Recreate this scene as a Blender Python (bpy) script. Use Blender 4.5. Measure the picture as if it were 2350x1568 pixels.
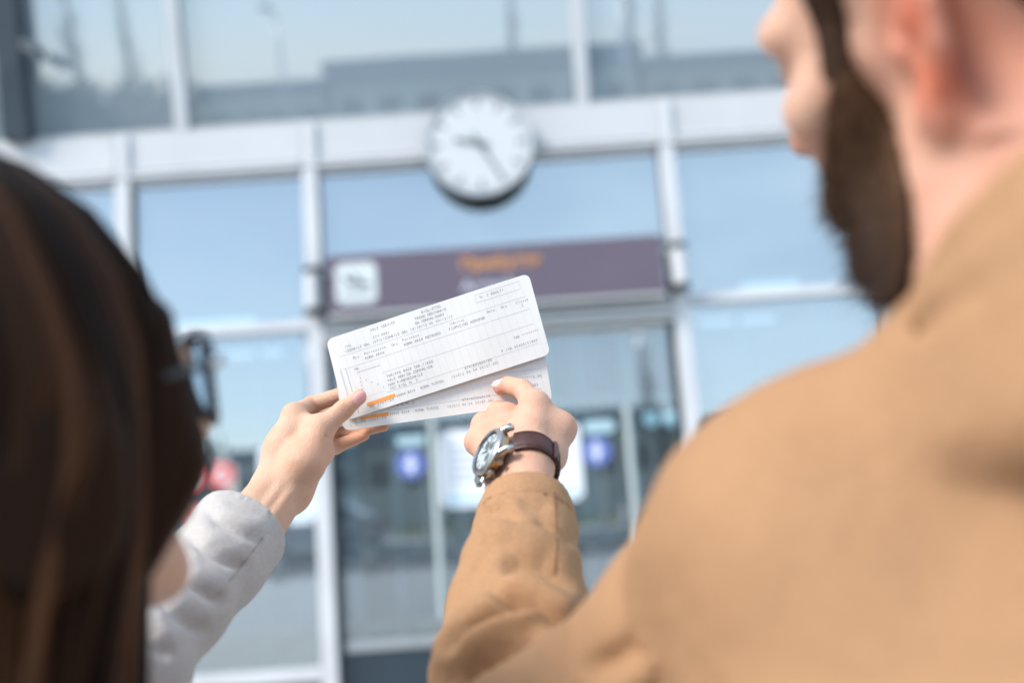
import bpy, bmesh, math, random
import numpy as np
from mathutils import Vector, Matrix, noise as mnoise

rad = math.radians
scene = bpy.context.scene
for o in list(bpy.data.objects):
    bpy.data.objects.remove(o)
COL = scene.collection

# ------------------------------------------------------------------ camera
LENS, SENSOR = 35.0, 36.0
YAW, PITCH, ROLL = 0.6, 8.2, 4.0
CAM = np.array([0.0, 0.0, 1.5])
cam_data = bpy.data.cameras.new('camera')
cam = bpy.data.objects.new('camera', cam_data)
COL.objects.link(cam)
cam_data.lens = LENS
cam_data.sensor_width = SENSOR
cam_data.clip_start = 0.02
cam_data.clip_end = 2000
CAM_ROT = Matrix.Rotation(rad(-YAW), 4, 'Z') @ Matrix.Rotation(rad(90 + PITCH), 4, 'X') @ Matrix.Rotation(rad(-ROLL), 4, 'Z')
cam.matrix_world = Matrix.Translation(CAM) @ CAM_ROT
cam_data.dof.use_dof = True
cam_data.dof.focus_distance = 0.915
cam_data.dof.aperture_fstop = 2.2
scene.camera = cam

# ------------------------------------------------------------------ sky, sun, exposure
SUN_EL, SUN_AZ = 44.0, -122.0          # azimuth from +Y, clockwise
world = bpy.data.worlds.new('World')
scene.world = world
world.use_nodes = True
wt = world.node_tree
wt.nodes.clear()
w_out = wt.nodes.new('ShaderNodeOutputWorld')
w_bg = wt.nodes.new('ShaderNodeBackground')
w_sky = wt.nodes.new('ShaderNodeTexSky')
w_sky.sky_type = 'NISHITA'
w_sky.sun_disc = False
w_sky.sun_elevation = rad(SUN_EL)
w_sky.sun_rotation = rad(SUN_AZ)
w_sky.air_density = 1.0
w_sky.dust_density = 0.35
w_sky.ozone_density = 2.0
w_geo = wt.nodes.new('ShaderNodeTexCoord')
w_map = wt.nodes.new('ShaderNodeMapping')
w_map.inputs['Scale'].default_value = (1.2, 1.2, 3.2)
w_noise = wt.nodes.new('ShaderNodeTexNoise')
w_noise.inputs['Scale'].default_value = 2.2
w_noise.inputs['Detail'].default_value = 5
w_noise.inputs['Roughness'].default_value = 0.55
w_ramp = wt.nodes.new('ShaderNodeValToRGB')
w_ramp.color_ramp.elements[0].position = 0.42
w_ramp.color_ramp.elements[0].color = (0.50, 0.50, 0.50, 1)
w_ramp.color_ramp.elements[1].position = 0.72
w_ramp.color_ramp.elements[1].color = (0.88, 0.88, 0.88, 1)
w_mix = wt.nodes.new('ShaderNodeMixRGB')
w_mix.inputs[2].default_value = (5.7, 7.2, 8.7, 1)      # thin bright cloud
wt.links.new(w_geo.outputs['Generated'], w_map.inputs['Vector'])
wt.links.new(w_map.outputs['Vector'], w_noise.inputs['Vector'])
wt.links.new(w_noise.outputs['Fac'], w_ramp.inputs['Fac'])
wt.links.new(w_ramp.outputs['Color'], w_mix.inputs[0])
wt.links.new(w_sky.outputs['Color'], w_mix.inputs[1])
wt.links.new(w_mix.outputs['Color'], w_bg.inputs['Color'])
w_bg.inputs['Strength'].default_value = 0.108
wt.links.new(w_bg.outputs[0], w_out.inputs['Surface'])

sun_data = bpy.data.lights.new('sun', 'SUN')
sun = bpy.data.objects.new('sun', sun_data)
COL.objects.link(sun)
sun_data.energy = 2.5
sun_data.angle = rad(18)
sun_data.color = (1.0, 0.95, 0.88)
s_dir = Vector((math.sin(rad(SUN_AZ)) * math.cos(rad(SUN_EL)), math.cos(rad(SUN_AZ)) * math.cos(rad(SUN_EL)), math.sin(rad(SUN_EL))))
sun.rotation_euler = s_dir.to_track_quat('Z', 'Y').to_euler()
sun.location = s_dir * 30

scene.view_settings.view_transform = 'Standard'
scene.view_settings.look = 'None'
scene.view_settings.gamma = 1.0
scene.view_settings.exposure = 0.95
scene.render.engine = 'CYCLES'
scene.cycles.use_denoising = True
scene.cycles.max_bounces = 8
scene.cycles.transparent_max_bounces = 12
scene.cycles.caustics_reflective = False
scene.cycles.caustics_refractive = False

# ------------------------------------------------------------------ coordinate helpers (metres unless said)
RM = np.array(CAM_ROT.to_3x3())
FPX = 2350 * LENS / SENSOR


def K(X, Y, Z):
    """offset from the photographer (right, up, away; cm) -> world cm"""
    return CAM * 100 + RM @ np.array([X, Y, -Z], float)


def J(u, v, d):
    """line of sight and distance (cm) -> world cm"""
    return K((u - 1175) / FPX * d, (784 - v) / FPX * d, d)


def cdir(X, Y, Z):
    """direction right, up, towards the photographer -> world unit vector"""
    w = RM @ np.array([X, Y, Z], float)
    return w / np.linalg.norm(w)


def unit(v):
    v = np.asarray(v, float)
    return v / np.linalg.norm(v)


# ------------------------------------------------------------------ materials
def new_mat(name):
    m = bpy.data.materials.new(name)
    m.use_nodes = True
    nt = m.node_tree
    return m, nt, nt.nodes['Principled BSDF']


def pmat(name, col, rough=0.5, metal=0.0, var=0.0, vscale=5.0, bump=0.0, bscale=200.0, spec=0.5, coat=0.0, sheen=0.0, stretch=None, detail=4):
    m, nt, b = new_mat(name)
    b.inputs['Base Color'].default_value = (*col, 1)
    b.inputs['Roughness'].default_value = rough
    b.inputs['Metallic'].default_value = metal
    b.inputs['Specular IOR Level'].default_value = spec
    b.inputs['Coat Weight'].default_value = coat
    if sheen:
        b.inputs['Sheen Weight'].default_value = sheen
        b.inputs['Sheen Roughness'].default_value = 0.5
    tc = nt.nodes.new('ShaderNodeTexCoord')
    src = tc.outputs['Object']
    if stretch:
        mp = nt.nodes.new('ShaderNodeMapping')
        mp.inputs['Scale'].default_value = stretch
        nt.links.new(src, mp.inputs['Vector'])
        src = mp.outputs['Vector']
    if var:
        n = nt.nodes.new('ShaderNodeTexNoise')
        n.inputs['Scale'].default_value = vscale
        n.inputs['Detail'].default_value = detail
        nt.links.new(src, n.inputs['Vector'])
        mx = nt.nodes.new('ShaderNodeMixRGB')
        mx.inputs[1].default_value = (*[c * (1 - var) for c in col], 1)
        mx.inputs[2].default_value = (*[min(1, c * (1 + var)) for c in col], 1)
        cr = nt.nodes.new('ShaderNodeValToRGB')
        cr.color_ramp.elements[0].position = 0.3
        cr.color_ramp.elements[1].position = 0.7
        nt.links.new(n.outputs['Fac'], cr.inputs['Fac'])
        nt.links.new(cr.outputs['Color'], mx.inputs[0])
        nt.links.new(mx.outputs['Color'], b.inputs['Base Color'])
    if bump:
        n2 = nt.nodes.new('ShaderNodeTexNoise')
        n2.inputs['Scale'].default_value = bscale
        n2.inputs['Detail'].default_value = 3
        nt.links.new(src, n2.inputs['Vector'])
        bp = nt.nodes.new('ShaderNodeBump')
        bp.inputs['Strength'].default_value = bump
        bp.inputs['Distance'].default_value = 0.002
        nt.links.new(n2.outputs['Fac'], bp.inputs['Height'])
        nt.links.new(bp.outputs['Normal'], b.inputs['Normal'])
    return m


def emat(name, col, strength):
    m, nt, b = new_mat(name)
    b.inputs['Base Color'].default_value = (*col, 1)
    b.inputs['Emission Color'].default_value = (*col, 1)
    b.inputs['Emission Strength'].default_value = strength
    return m


def glass_mat(name, ior, tint, through, rough=0.0, wav=0.0, haze=0.0):
    """coated facade glass: mirror-like share by Fresnel, the rest seen through"""
    m = bpy.data.materials.new(name)
    m.use_nodes = True
    nt = m.node_tree
    nt.nodes.clear()
    out = nt.nodes.new('ShaderNodeOutputMaterial')
    mix = nt.nodes.new('ShaderNodeMixShader')
    fr = nt.nodes.new('ShaderNodeFresnel')
    fr.inputs['IOR'].default_value = ior
    gl = nt.nodes.new('ShaderNodeBsdfGlossy')
    gl.inputs['Color'].default_value = (*tint, 1)
    gl.inputs['Roughness'].default_value = rough
    tr = nt.nodes.new('ShaderNodeBsdfTransparent')
    tr.inputs['Color'].default_value = (*through, 1)
    if wav:
        tc = nt.nodes.new('ShaderNodeTexCoord')
        n = nt.nodes.new('ShaderNodeTexNoise')
        n.inputs['Scale'].default_value = 0.9
        n.inputs['Detail'].default_value = 1
        bp = nt.nodes.new('ShaderNodeBump')
        bp.inputs['Strength'].default_value = wav
        bp.inputs['Distance'].default_value = 0.02
        nt.links.new(tc.outputs['Object'], n.inputs['Vector'])
        nt.links.new(n.outputs['Fac'], bp.inputs['Height'])
        nt.links.new(bp.outputs['Normal'], gl.inputs['Normal'])
    ge = nt.nodes.new('ShaderNodeNewGeometry')             # the coating lies on the outer face only
    inv = nt.nodes.new('ShaderNodeMath')
    inv.operation = 'SUBTRACT'
    inv.inputs[0].default_value = 1.0
    nt.links.new(ge.outputs['Backfacing'], inv.inputs[1])
    mul = nt.nodes.new('ShaderNodeMath')
    mul.operation = 'MULTIPLY'
    nt.links.new(fr.outputs['Fac'], mul.inputs[0])
    nt.links.new(inv.outputs[0], mul.inputs[1])
    nt.links.new(mul.outputs[0], mix.inputs[0])
    nt.links.new(tr.outputs[0], mix.inputs[1])
    nt.links.new(gl.outputs[0], mix.inputs[2])
    last = mix
    if haze:                                  # haze painted into the pane: pale diffuse share lifts its blacks
        df = nt.nodes.new('ShaderNodeBsdfDiffuse')
        df.inputs['Color'].default_value = (0.56, 0.66, 0.74, 1)
        m2 = nt.nodes.new('ShaderNodeMixShader')
        fm = nt.nodes.new('ShaderNodeMath')
        fm.operation = 'MULTIPLY'
        fm.inputs[1].default_value = haze
        nt.links.new(inv.outputs[0], fm.inputs[0])
        nt.links.new(fm.outputs[0], m2.inputs[0])
        nt.links.new(mix.outputs[0], m2.inputs[1])
        nt.links.new(df.outputs[0], m2.inputs[2])
        last = m2
    nt.links.new(last.outputs[0], out.inputs['Surface'])
    return m


def skin_mat(name, base, red, nailc, sss=0.25, red_gain=1.0):
    m, nt, b = new_mat(name)
    b.inputs['Roughness'].default_value = 0.48
    b.inputs['Specular IOR Level'].default_value = 0.35
    b.inputs['Subsurface Weight'].default_value = sss
    b.inputs['Subsurface Radius'].default_value = (1.0, 0.32, 0.18)
    b.inputs['Subsurface Scale'].default_value = 0.006
    at = nt.nodes.new('ShaderNodeVertexColor')
    at.layer_name = 'tint'
    sp = nt.nodes.new('ShaderNodeSeparateColor')
    nt.links.new(at.outputs['Color'], sp.inputs['Color'])
    tc = nt.nodes.new('ShaderNodeTexCoord')
    n = nt.nodes.new('ShaderNodeTexNoise')
    n.inputs['Scale'].default_value = 60
    n.inputs['Detail'].default_value = 5
    nt.links.new(tc.outputs['Object'], n.inputs['Vector'])
    var = nt.nodes.new('ShaderNodeMixRGB')
    var.inputs[1].default_value = (*[c * 0.93 for c in base], 1)
    var.inputs[2].default_value = (*[min(1, c * 1.06) for c in base], 1)
    nt.links.new(n.outputs['Fac'], var.inputs[0])
    mr = nt.nodes.new('ShaderNodeMixRGB')
    mr.inputs[2].default_value = (*red, 1)
    nb = nt.nodes.new('ShaderNodeTexNoise')
    nb.inputs['Scale'].default_value = 38
    nb.inputs['Detail'].default_value = 4
    nb.inputs['Roughness'].default_value = 0.6
    nt.links.new(tc.outputs['Object'], nb.inputs['Vector'])
    rb = nt.nodes.new('ShaderNodeMapRange')
    rb.inputs['From Min'].default_value = 0.42
    rb.inputs['From Max'].default_value = 0.75
    rb.inputs['To Max'].default_value = 0.30
    nt.links.new(nb.outputs['Fac'], rb.inputs['Value'])
    mb = nt.nodes.new('ShaderNodeMixRGB')
    mb.inputs[2].default_value = (*red, 1)
    nt.links.new(rb.outputs['Result'], mb.inputs[0])
    nt.links.new(var.outputs['Color'], mb.inputs[1])
    nt.links.new(mb.outputs['Color'], mr.inputs[1])
    nt.links.new(sp.outputs['Red'], mr.inputs[0])
    mn = nt.nodes.new('ShaderNodeMixRGB')
    mn.inputs[2].default_value = (*nailc, 1)
    nt.links.new(mr.outputs['Color'], mn.inputs[1])
    nt.links.new(sp.outputs['Green'], mn.inputs[0])
    nt.links.new(mn.outputs['Color'], b.inputs['Base Color'])
    rr = nt.nodes.new('ShaderNodeMapRange')
    rr.inputs['To Min'].default_value = 0.5
    rr.inputs['To Max'].default_value = 0.22
    nt.links.new(sp.outputs['Green'], rr.inputs['Value'])
    nt.links.new(rr.outputs['Result'], b.inputs['Roughness'])
    v = nt.nodes.new('ShaderNodeTexVoronoi')
    v.inputs['Scale'].default_value = 900
    nt.links.new(tc.outputs['Object'], v.inputs['Vector'])
    n2 = nt.nodes.new('ShaderNodeTexNoise')
    n2.inputs['Scale'].default_value = 180
    n2.inputs['Detail'].default_value = 4
    nt.links.new(tc.outputs['Object'], n2.inputs['Vector'])
    ad = nt.nodes.new('ShaderNodeMath')
    ad.operation = 'ADD'
    nt.links.new(v.outputs['Distance'], ad.inputs[0])
    nt.links.new(n2.outputs['Fac'], ad.inputs[1])
    bp = nt.nodes.new('ShaderNodeBump')
    bp.inputs['Strength'].default_value = 0.45
    bp.inputs['Distance'].default_value = 0.0011
    nt.links.new(ad.outputs[0], bp.inputs['Height'])
    nt.links.new(bp.outputs['Normal'], b.inputs['Normal'])
    return m


def cloth_mat(name, col, var, weave, sheen, bscale=0.25):
    m, nt, b = new_mat(name)
    b.inputs['Roughness'].default_value = 0.9
    b.inputs['Specular IOR Level'].default_value = 0.15
    b.inputs['Sheen Weight'].default_value = sheen
    b.inputs['Sheen Roughness'].default_value = 0.45
    b.inputs['Sheen Tint'].default_value = (*[min(1, c * 1.6) for c in col], 1)
    tc = nt.nodes.new('ShaderNodeTexCoord')
    n = nt.nodes.new('ShaderNodeTexNoise')
    n.inputs['Scale'].default_value = weave
    n.inputs['Detail'].default_value = 6
    n.inputs['Roughness'].default_value = 0.7
    nt.links.new(tc.outputs['Object'], n.inputs['Vector'])
    n2 = nt.nodes.new('ShaderNodeTexNoise')
    n2.inputs['Scale'].default_value = 9
    n2.inputs['Detail'].default_value = 3
    nt.links.new(tc.outputs['Object'], n2.inputs['Vector'])
    ad = nt.nodes.new('ShaderNodeMath')
    ad.operation = 'MULTIPLY_ADD'
    ad.inputs[1].default_value = 0.35
    nt.links.new(n2.outputs['Fac'], ad.inputs[0])
    nt.links.new(n.outputs['Fac'], ad.inputs[2])
    mx = nt.nodes.new('ShaderNodeMixRGB')
    mx.inputs[1].default_value = (*[c * (1 - var) for c in col], 1)
    mx.inputs[2].default_value = (*[min(1, c * (1 + var)) for c in col], 1)
    rg = nt.nodes.new('ShaderNodeMapRange')
    rg.inputs['From Min'].default_value = 0.4
    rg.inputs['From Max'].default_value = 0.95
    nt.links.new(ad.outputs[0], rg.inputs['Value'])
    nt.links.new(rg.outputs['Result'], mx.inputs[0])
    nt.links.new(mx.outputs['Color'], b.inputs['Base Color'])
    bp = nt.nodes.new('ShaderNodeBump')
    bp.inputs['Strength'].default_value = bscale
    bp.inputs['Distance'].default_value = 0.0015
    nt.links.new(n.outputs['Fac'], bp.inputs['Height'])
    n3 = nt.nodes.new('ShaderNodeTexNoise')              # soft creases in the cloth
    n3.inputs['Scale'].default_value = 13
    n3.inputs['Detail'].default_value = 2
    n3.inputs['Distortion'].default_value = 0.8
    nt.links.new(tc.outputs['Object'], n3.inputs['Vector'])
    b3 = nt.nodes.new('ShaderNodeBump')
    b3.inputs['Strength'].default_value = 0.55
    b3.inputs['Distance'].default_value = 0.012
    nt.links.new(n3.outputs['Fac'], b3.inputs['Height'])
    nt.links.new(bp.outputs['Normal'], b3.inputs['Normal'])
    nt.links.new(b3.outputs['Normal'], b.inputs['Normal'])
    return m


def hair_mat(name, dark, light, rough=0.5):
    m, nt, b = new_mat(name)
    b.inputs['Roughness'].default_value = rough
    b.inputs['Specular IOR Level'].default_value = 0.10
    at = nt.nodes.new('ShaderNodeVertexColor')
    at.layer_name = 'tint'
    sp = nt.nodes.new('ShaderNodeSeparateColor')
    nt.links.new(at.outputs['Color'], sp.inputs['Color'])
    mx = nt.nodes.new('ShaderNodeMixRGB')
    mx.inputs[1].default_value = (*dark, 1)
    mx.inputs[2].default_value = (*light, 1)
    nt.links.new(sp.outputs['Red'], mx.inputs[0])
    nt.links.new(mx.outputs['Color'], b.inputs['Base Color'])
    return m


M = {}
M['white_alu'] = pmat('white_aluminium', (0.60, 0.60, 0.615), 0.4, 0, 0.06, 3, spec=0.5)
M['grey_alu'] = pmat('grey_aluminium', (0.52, 0.51, 0.5), 0.4, 0.2, 0.05, 3)
M['fascia'] = pmat('fascia_panel', (0.55, 0.55, 0.565), 0.45, 0, 0.06, 1.2)
M['gasket'] = pmat('black_gasket', (0.03, 0.035, 0.035), 0.6)
M['upper_glass'] = glass_mat('upper_glass', 4.9, (0.95, 0.97, 1.0), (0.30, 0.36, 0.40), wav=0.02, haze=0.38)
M['door_glass'] = glass_mat('door_glass', 3.7, (0.94, 0.98, 1.0), (0.70, 0.79, 0.83), wav=0.03, haze=0.05)
M['side_glass'] = glass_mat('side_glass', 5.8, (0.90, 0.97, 1.0), (0.45, 0.53, 0.58), wav=0.02, haze=0.08)
M['pull'] = pmat('pull_bar_metal', (0.50, 0.55, 0.54), 0.4, 0.3)
M['lobby'] = pmat('lobby_frame', (0.74, 0.79, 0.78), 0.5, 0, 0.05, 3)
M['lobby_panel'] = pmat('lobby_panel', (0.30, 0.34, 0.36), 0.6, 0, 0.1, 3)
M['poster_red'] = pmat('poster_red', (0.40, 0.16, 0.14), 0.6, 0, 0.2, 6)
M['kick'] = pmat('kick_panel', (0.025, 0.04, 0.055), 0.35, 0.0, 0.1, 3)
M['sign'] = pmat('sign_purple', (0.128, 0.097, 0.130), 0.35, 0, 0.04, 2)
M['sign_edge'] = pmat('sign_edge', (0.11, 0.085, 0.13), 0.4)
M['pict_white'] = pmat('pictogram_white', (0.62, 0.66, 0.66), 0.4)
M['pict_dark'] = pmat('pictogram_dark', (0.10, 0.10, 0.12), 0.5)
M['orange'] = pmat('sign_orange', (0.86, 0.36, 0.06), 0.5)
M['sign_grey'] = pmat('sign_pale', (0.68, 0.66, 0.74), 0.5)
M['clock_white'] = pmat('clock_white', (0.60, 0.61, 0.62), 0.35, spec=0.4)
M['clock_black'] = pmat('clock_black', (0.02, 0.025, 0.022), 0.4)
M['clock_rim'] = pmat('clock_rim', (0.60, 0.61, 0.62), 0.3, 0.6)
M['mark'] = pmat('clock_mark', (0.13, 0.14, 0.155), 0.5)
M['dark_steel'] = pmat('dark_steel', (0.045, 0.06, 0.075), 0.45, 0.3, 0.15, 4)
M['steel'] = pmat('steel', (0.55, 0.56, 0.57), 0.3, 0.9, 0.05, 8)
M['red_film'] = pmat('red_film', (0.75, 0.10, 0.10), 0.4)
M['blue_film'] = pmat('blue_film', (0.13, 0.18, 0.48), 0.4)
M['white_film'] = pmat('white_film', (0.82, 0.83, 0.87), 0.4)
M['cyan_film'] = pmat('cyan_film', (0.42, 0.62, 0.68), 0.4)
M['grey_print'] = pmat('grey_print', (0.42, 0.43, 0.48), 0.5)
M['blue_print'] = pmat('blue_print', (0.55, 0.72, 0.85), 0.5)


def ground_mat(name, col, var, scale, joint=None):
    m, nt, b = new_mat(name)
    b.inputs['Roughness'].default_value = 0.85
    tc = nt.nodes.new('ShaderNodeTexCoord')
    n = nt.nodes.new('ShaderNodeTexNoise')
    n.inputs['Scale'].default_value = scale
    n.inputs['Detail'].default_value = 8
    n.inputs['Roughness'].default_value = 0.65
    nt.links.new(tc.outputs['Object'], n.inputs['Vector'])
    mx = nt.nodes.new('ShaderNodeMixRGB')
    mx.inputs[1].default_value = (*[c * (1 - var) for c in col], 1)
    mx.inputs[2].default_value = (*[c * (1 + var) for c in col], 1)
    nt.links.new(n.outputs['Fac'], mx.inputs[0])
    nt.links.new(mx.outputs['Color'], b.inputs['Base Color'])
    return m


M['pavement'] = ground_mat('pavement', (0.40, 0.41, 0.41), 0.2, 1.5)
M['asphalt'] = ground_mat('asphalt', (0.055, 0.057, 0.06), 0.25, 3)
M['grass'] = ground_mat('grass', (0.07, 0.10, 0.04), 0.35, 4)
M['kerb'] = ground_mat('kerb', (0.42, 0.42, 0.40), 0.15, 3)
M['paint'] = ground_mat('road_paint', (0.75, 0.75, 0.73), 0.08, 5)
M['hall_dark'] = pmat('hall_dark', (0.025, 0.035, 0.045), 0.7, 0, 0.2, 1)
M['hall_floor'] = pmat('hall_floor', (0.22, 0.23, 0.23), 0.3, 0, 0.1, 2)
M['hall_ceiling'] = pmat('hall_ceiling', (0.16, 0.18, 0.20), 0.8)
M['hall_column'] = pmat('hall_column', (0.42, 0.45, 0.45), 0.6, 0, 0.05, 2)
M['fill_glow'] = emat('fill_glow', (0.85, 0.95, 1.0), 1.2)
M['lamp_glow'] = emat('lamp_glow', (0.45, 0.75, 0.85), 0.75)
M['wall_pale'] = pmat('wall_pale', (0.50, 0.54, 0.53), 0.8, 0, 0.08, 0.6)
M['wall_warm'] = pmat('wall_warm', (0.45, 0.40, 0.34), 0.8, 0, 0.08, 0.6)
M['roof_blue'] = pmat('roof_blue', (0.12, 0.17, 0.23), 0.6, 0, 0.12, 0.8)
M['window_dark'] = pmat('window_dark', (0.03, 0.04, 0.05), 0.1, spec=0.8)
M['bark'] = pmat('bark', (0.10, 0.085, 0.075), 0.9, 0, 0.3, 6)
M['twig'] = pmat('twig_leaf', (0.06, 0.07, 0.045), 0.9, 0, 0.3, 3)
M['car_white'] = pmat('car_white', (0.75, 0.76, 0.77), 0.25, 0, coat=0.8)
M['car_dark'] = pmat('car_dark', (0.03, 0.035, 0.045), 0.25, 0, coat=0.8)
M['car_silver'] = pmat('car_silver', (0.42, 0.43, 0.45), 0.3, 0.5, coat=0.8)
M['car_glass'] = pmat('car_glass', (0.02, 0.025, 0.03), 0.05, spec=0.8)
M['tyre'] = pmat('tyre', (0.02, 0.02, 0.02), 0.8)
M['lamp_red'] = pmat('lamp_red', (0.4, 0.02, 0.02), 0.2)
M['lamp_clear'] = pmat('lamp_clear', (0.7, 0.7, 0.72), 0.15)


# ------------------------------------------------------------------ object helpers
def tag(o, label=None, cat=None, group=None, kind=None):
    if label: o['label'] = label
    if cat: o['category'] = cat
    if group: o['group'] = group
    if kind: o['kind'] = kind
    return o


def empty(name, loc, label=None, cat=None, group=None, parent=None):
    o = bpy.data.objects.new(name, None)
    o.empty_display_size = 0.1
    COL.objects.link(o)
    if parent:
        o.parent = parent
    o.location = loc
    return tag(o, label, cat, group)


def world_loc(o):
    l = Vector((0, 0, 0))
    while o is not None:
        l = l + o.location
        o = o.parent
    return l


def mesh_obj(name, verts, faces, mat, parent=None, origin=None, smooth=False, sharp=None):
    """verts in world metres; origin = world place of the object's own zero (location only, no rotation)"""
    verts = np.asarray(verts, float)
    if origin is None:
        origin = world_loc(parent) if parent else Vector(verts.min(0) * [0.5, 0.5, 1] + verts.max(0) * [0.5, 0.5, 0])
    origin = Vector(origin)
    me = bpy.data.meshes.new(name)
    me.from_pydata([tuple(v) for v in (verts - np.array(origin))], [], [tuple(int(i) for i in f) for f in faces])
    me.update()
    if mat:
        me.materials.append(mat)
    if smooth:
        me.polygons.foreach_set('use_smooth', [True] * len(me.polygons))
        if sharp:
            me.set_sharp_from_angle(angle=rad(sharp))
    o = bpy.data.objects.new(name, me)
    COL.objects.link(o)
    if parent:
        o.parent = parent
        o.location = origin - world_loc(parent)
    else:
        o.location = origin
    return o


def box_vf(x0, x1, y0, y1, z0, z1, bev=0.0):
    if bev <= 0:
        v = [(x, y, z) for z in (z0, z1) for y in (y0, y1) for x in (x0, x1)]
        f = [(0, 2, 3, 1), (4, 5, 7, 6), (0, 1, 5, 4), (2, 6, 7, 3), (0, 4, 6, 2), (1, 3, 7, 5)]
        return np.array(v, float), f
    bm = bmesh.new()
    bmesh.ops.create_cube(bm, size=1)
    for v in bm.verts:
        v.co = Vector(((x0 + x1) / 2 + v.co.x * (x1 - x0), (y0 + y1) / 2 + v.co.y * (y1 - y0), (z0 + z1) / 2 + v.co.z * (z1 - z0)))
    bmesh.ops.bevel(bm, geom=bm.edges[:], offset=bev, segments=2, profile=0.6, affect='EDGES')
    v = np.array([tuple(q.co) for q in bm.verts])
    bm.verts.index_update()
    f = [tuple(q.index for q in fa.verts) for fa in bm.faces]
    bm.free()
    return v, f


def box(name, x0, x1, y0, y1, z0, z1, mat, parent=None, bev=0.0, xf=None, origin=None):
    v, f = box_vf(x0, x1, y0, y1, z0, z1, bev)
    if xf is not None:
        v = xf(v)
    return mesh_obj(name, v, f, mat, parent, origin)


def merge(parts):
    V, F, n = [], [], 0
    for v, f in parts:
        V.append(np.asarray(v, float))
        F += [tuple(i + n for i in q) for q in f]
        n += len(v)
    return np.concatenate(V), F


def frame_of(axis, up=None):
    a = unit(axis)
    up = np.array([0, 0, 1.0]) if up is None else np.asarray(up, float)
    x = np.cross(up, a)
    if np.linalg.norm(x) < 1e-5:
        x = np.array([1.0, 0, 0])
    x = unit(x)
    return x, np.cross(a, x), a


def tube_vf(pts, radii, seg=8, cap=True, ell=1.0, up=None):
    pts = [np.asarray(p, float) for p in pts]
    n = len(pts)
    if np.isscalar(radii):
        radii = [radii] * n
    V, F = [], []
    x = None
    for i in range(n):
        t = unit(pts[min(i + 1, n - 1)] - pts[max(i - 1, 0)])
        if x is None:
            x, y, _ = frame_of(t, up)
        else:
            x = unit(x - t * np.dot(x, t))
            y = np.cross(t, x)
        for k in range(seg):
            a = 2 * math.pi * k / seg
            V.append(pts[i] + (x * math.cos(a) + y * math.sin(a) * ell) * radii[i])
    for i in range(n - 1):
        for k in range(seg):
            k2 = (k + 1) % seg
            F.append((i * seg + k, i * seg + k2, (i + 1) * seg + k2, (i + 1) * seg + k))
    if cap:
        F.append(tuple(range(seg - 1, -1, -1)))
        F.append(tuple((n - 1) * seg + k for k in range(seg)))
    return np.array(V), F


def lathe_vf(profile, seg=32, o=(0, 0, 0), X=(1, 0, 0), Y=(0, 1, 0), Z=(0, 0, 1)):
    """profile of (r, h) turned about Z through o; closes at r = 0"""
    o, X, Y, Z = (np.asarray(q, float) for q in (o, X, Y, Z))
    V, F, rings = [], [], []
    for r, h in profile:
        if r <= 1e-9:
            rings.append([len(V)])
            V.append(o + Z * h)
        else:
            rings.append(list(range(len(V), len(V) + seg)))
            for k in range(seg):
                a = 2 * math.pi * k / seg
                V.append(o + X * r * math.cos(a) + Y * r * math.sin(a) + Z * h)
    for a, b in zip(rings[:-1], rings[1:]):
        for k in range(seg):
            k2 = (k + 1) % seg
            if len(a) == 1 and len(b) > 1:
                F.append((a[0], b[k2], b[k]))
            elif len(b) == 1 and len(a) > 1:
                F.append((a[k], a[k2], b[0]))
            elif len(a) > 1:
                F.append((a[k], a[k2], b[k2], b[k]))
    return np.array(V), F


def local_box(o, X, Y, Z, x0, x1, y0, y1, z0, z1, bev=0.0):
    v, f = box_vf(x0, x1, y0, y1, z0, z1, bev)
    return np.asarray(o) + v[:, :1] * X + v[:, 1:2] * Y + v[:, 2:3] * Z, f


GLYPH = {}


def glyph(s):
    if s not in GLYPH:
        cu = bpy.data.curves.new('g', 'FONT')
        cu.body = s
        cu.resolution_u = 3
        ob = bpy.data.objects.new('g', cu)
        COL.objects.link(ob)
        dg = bpy.context.evaluated_depsgraph_get()
        me = bpy.data.meshes.new_from_object(ob.evaluated_get(dg))
        v = np.array([tuple(q.co) for q in me.vertices]).reshape(-1, 3)
        f = [tuple(p.vertices) for p in me.polygons]
        bpy.data.objects.remove(ob)
        bpy.data.meshes.remove(me)
        bpy.data.curves.remove(cu)
        GLYPH[s] = (v, f)
    return GLYPH[s]


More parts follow.
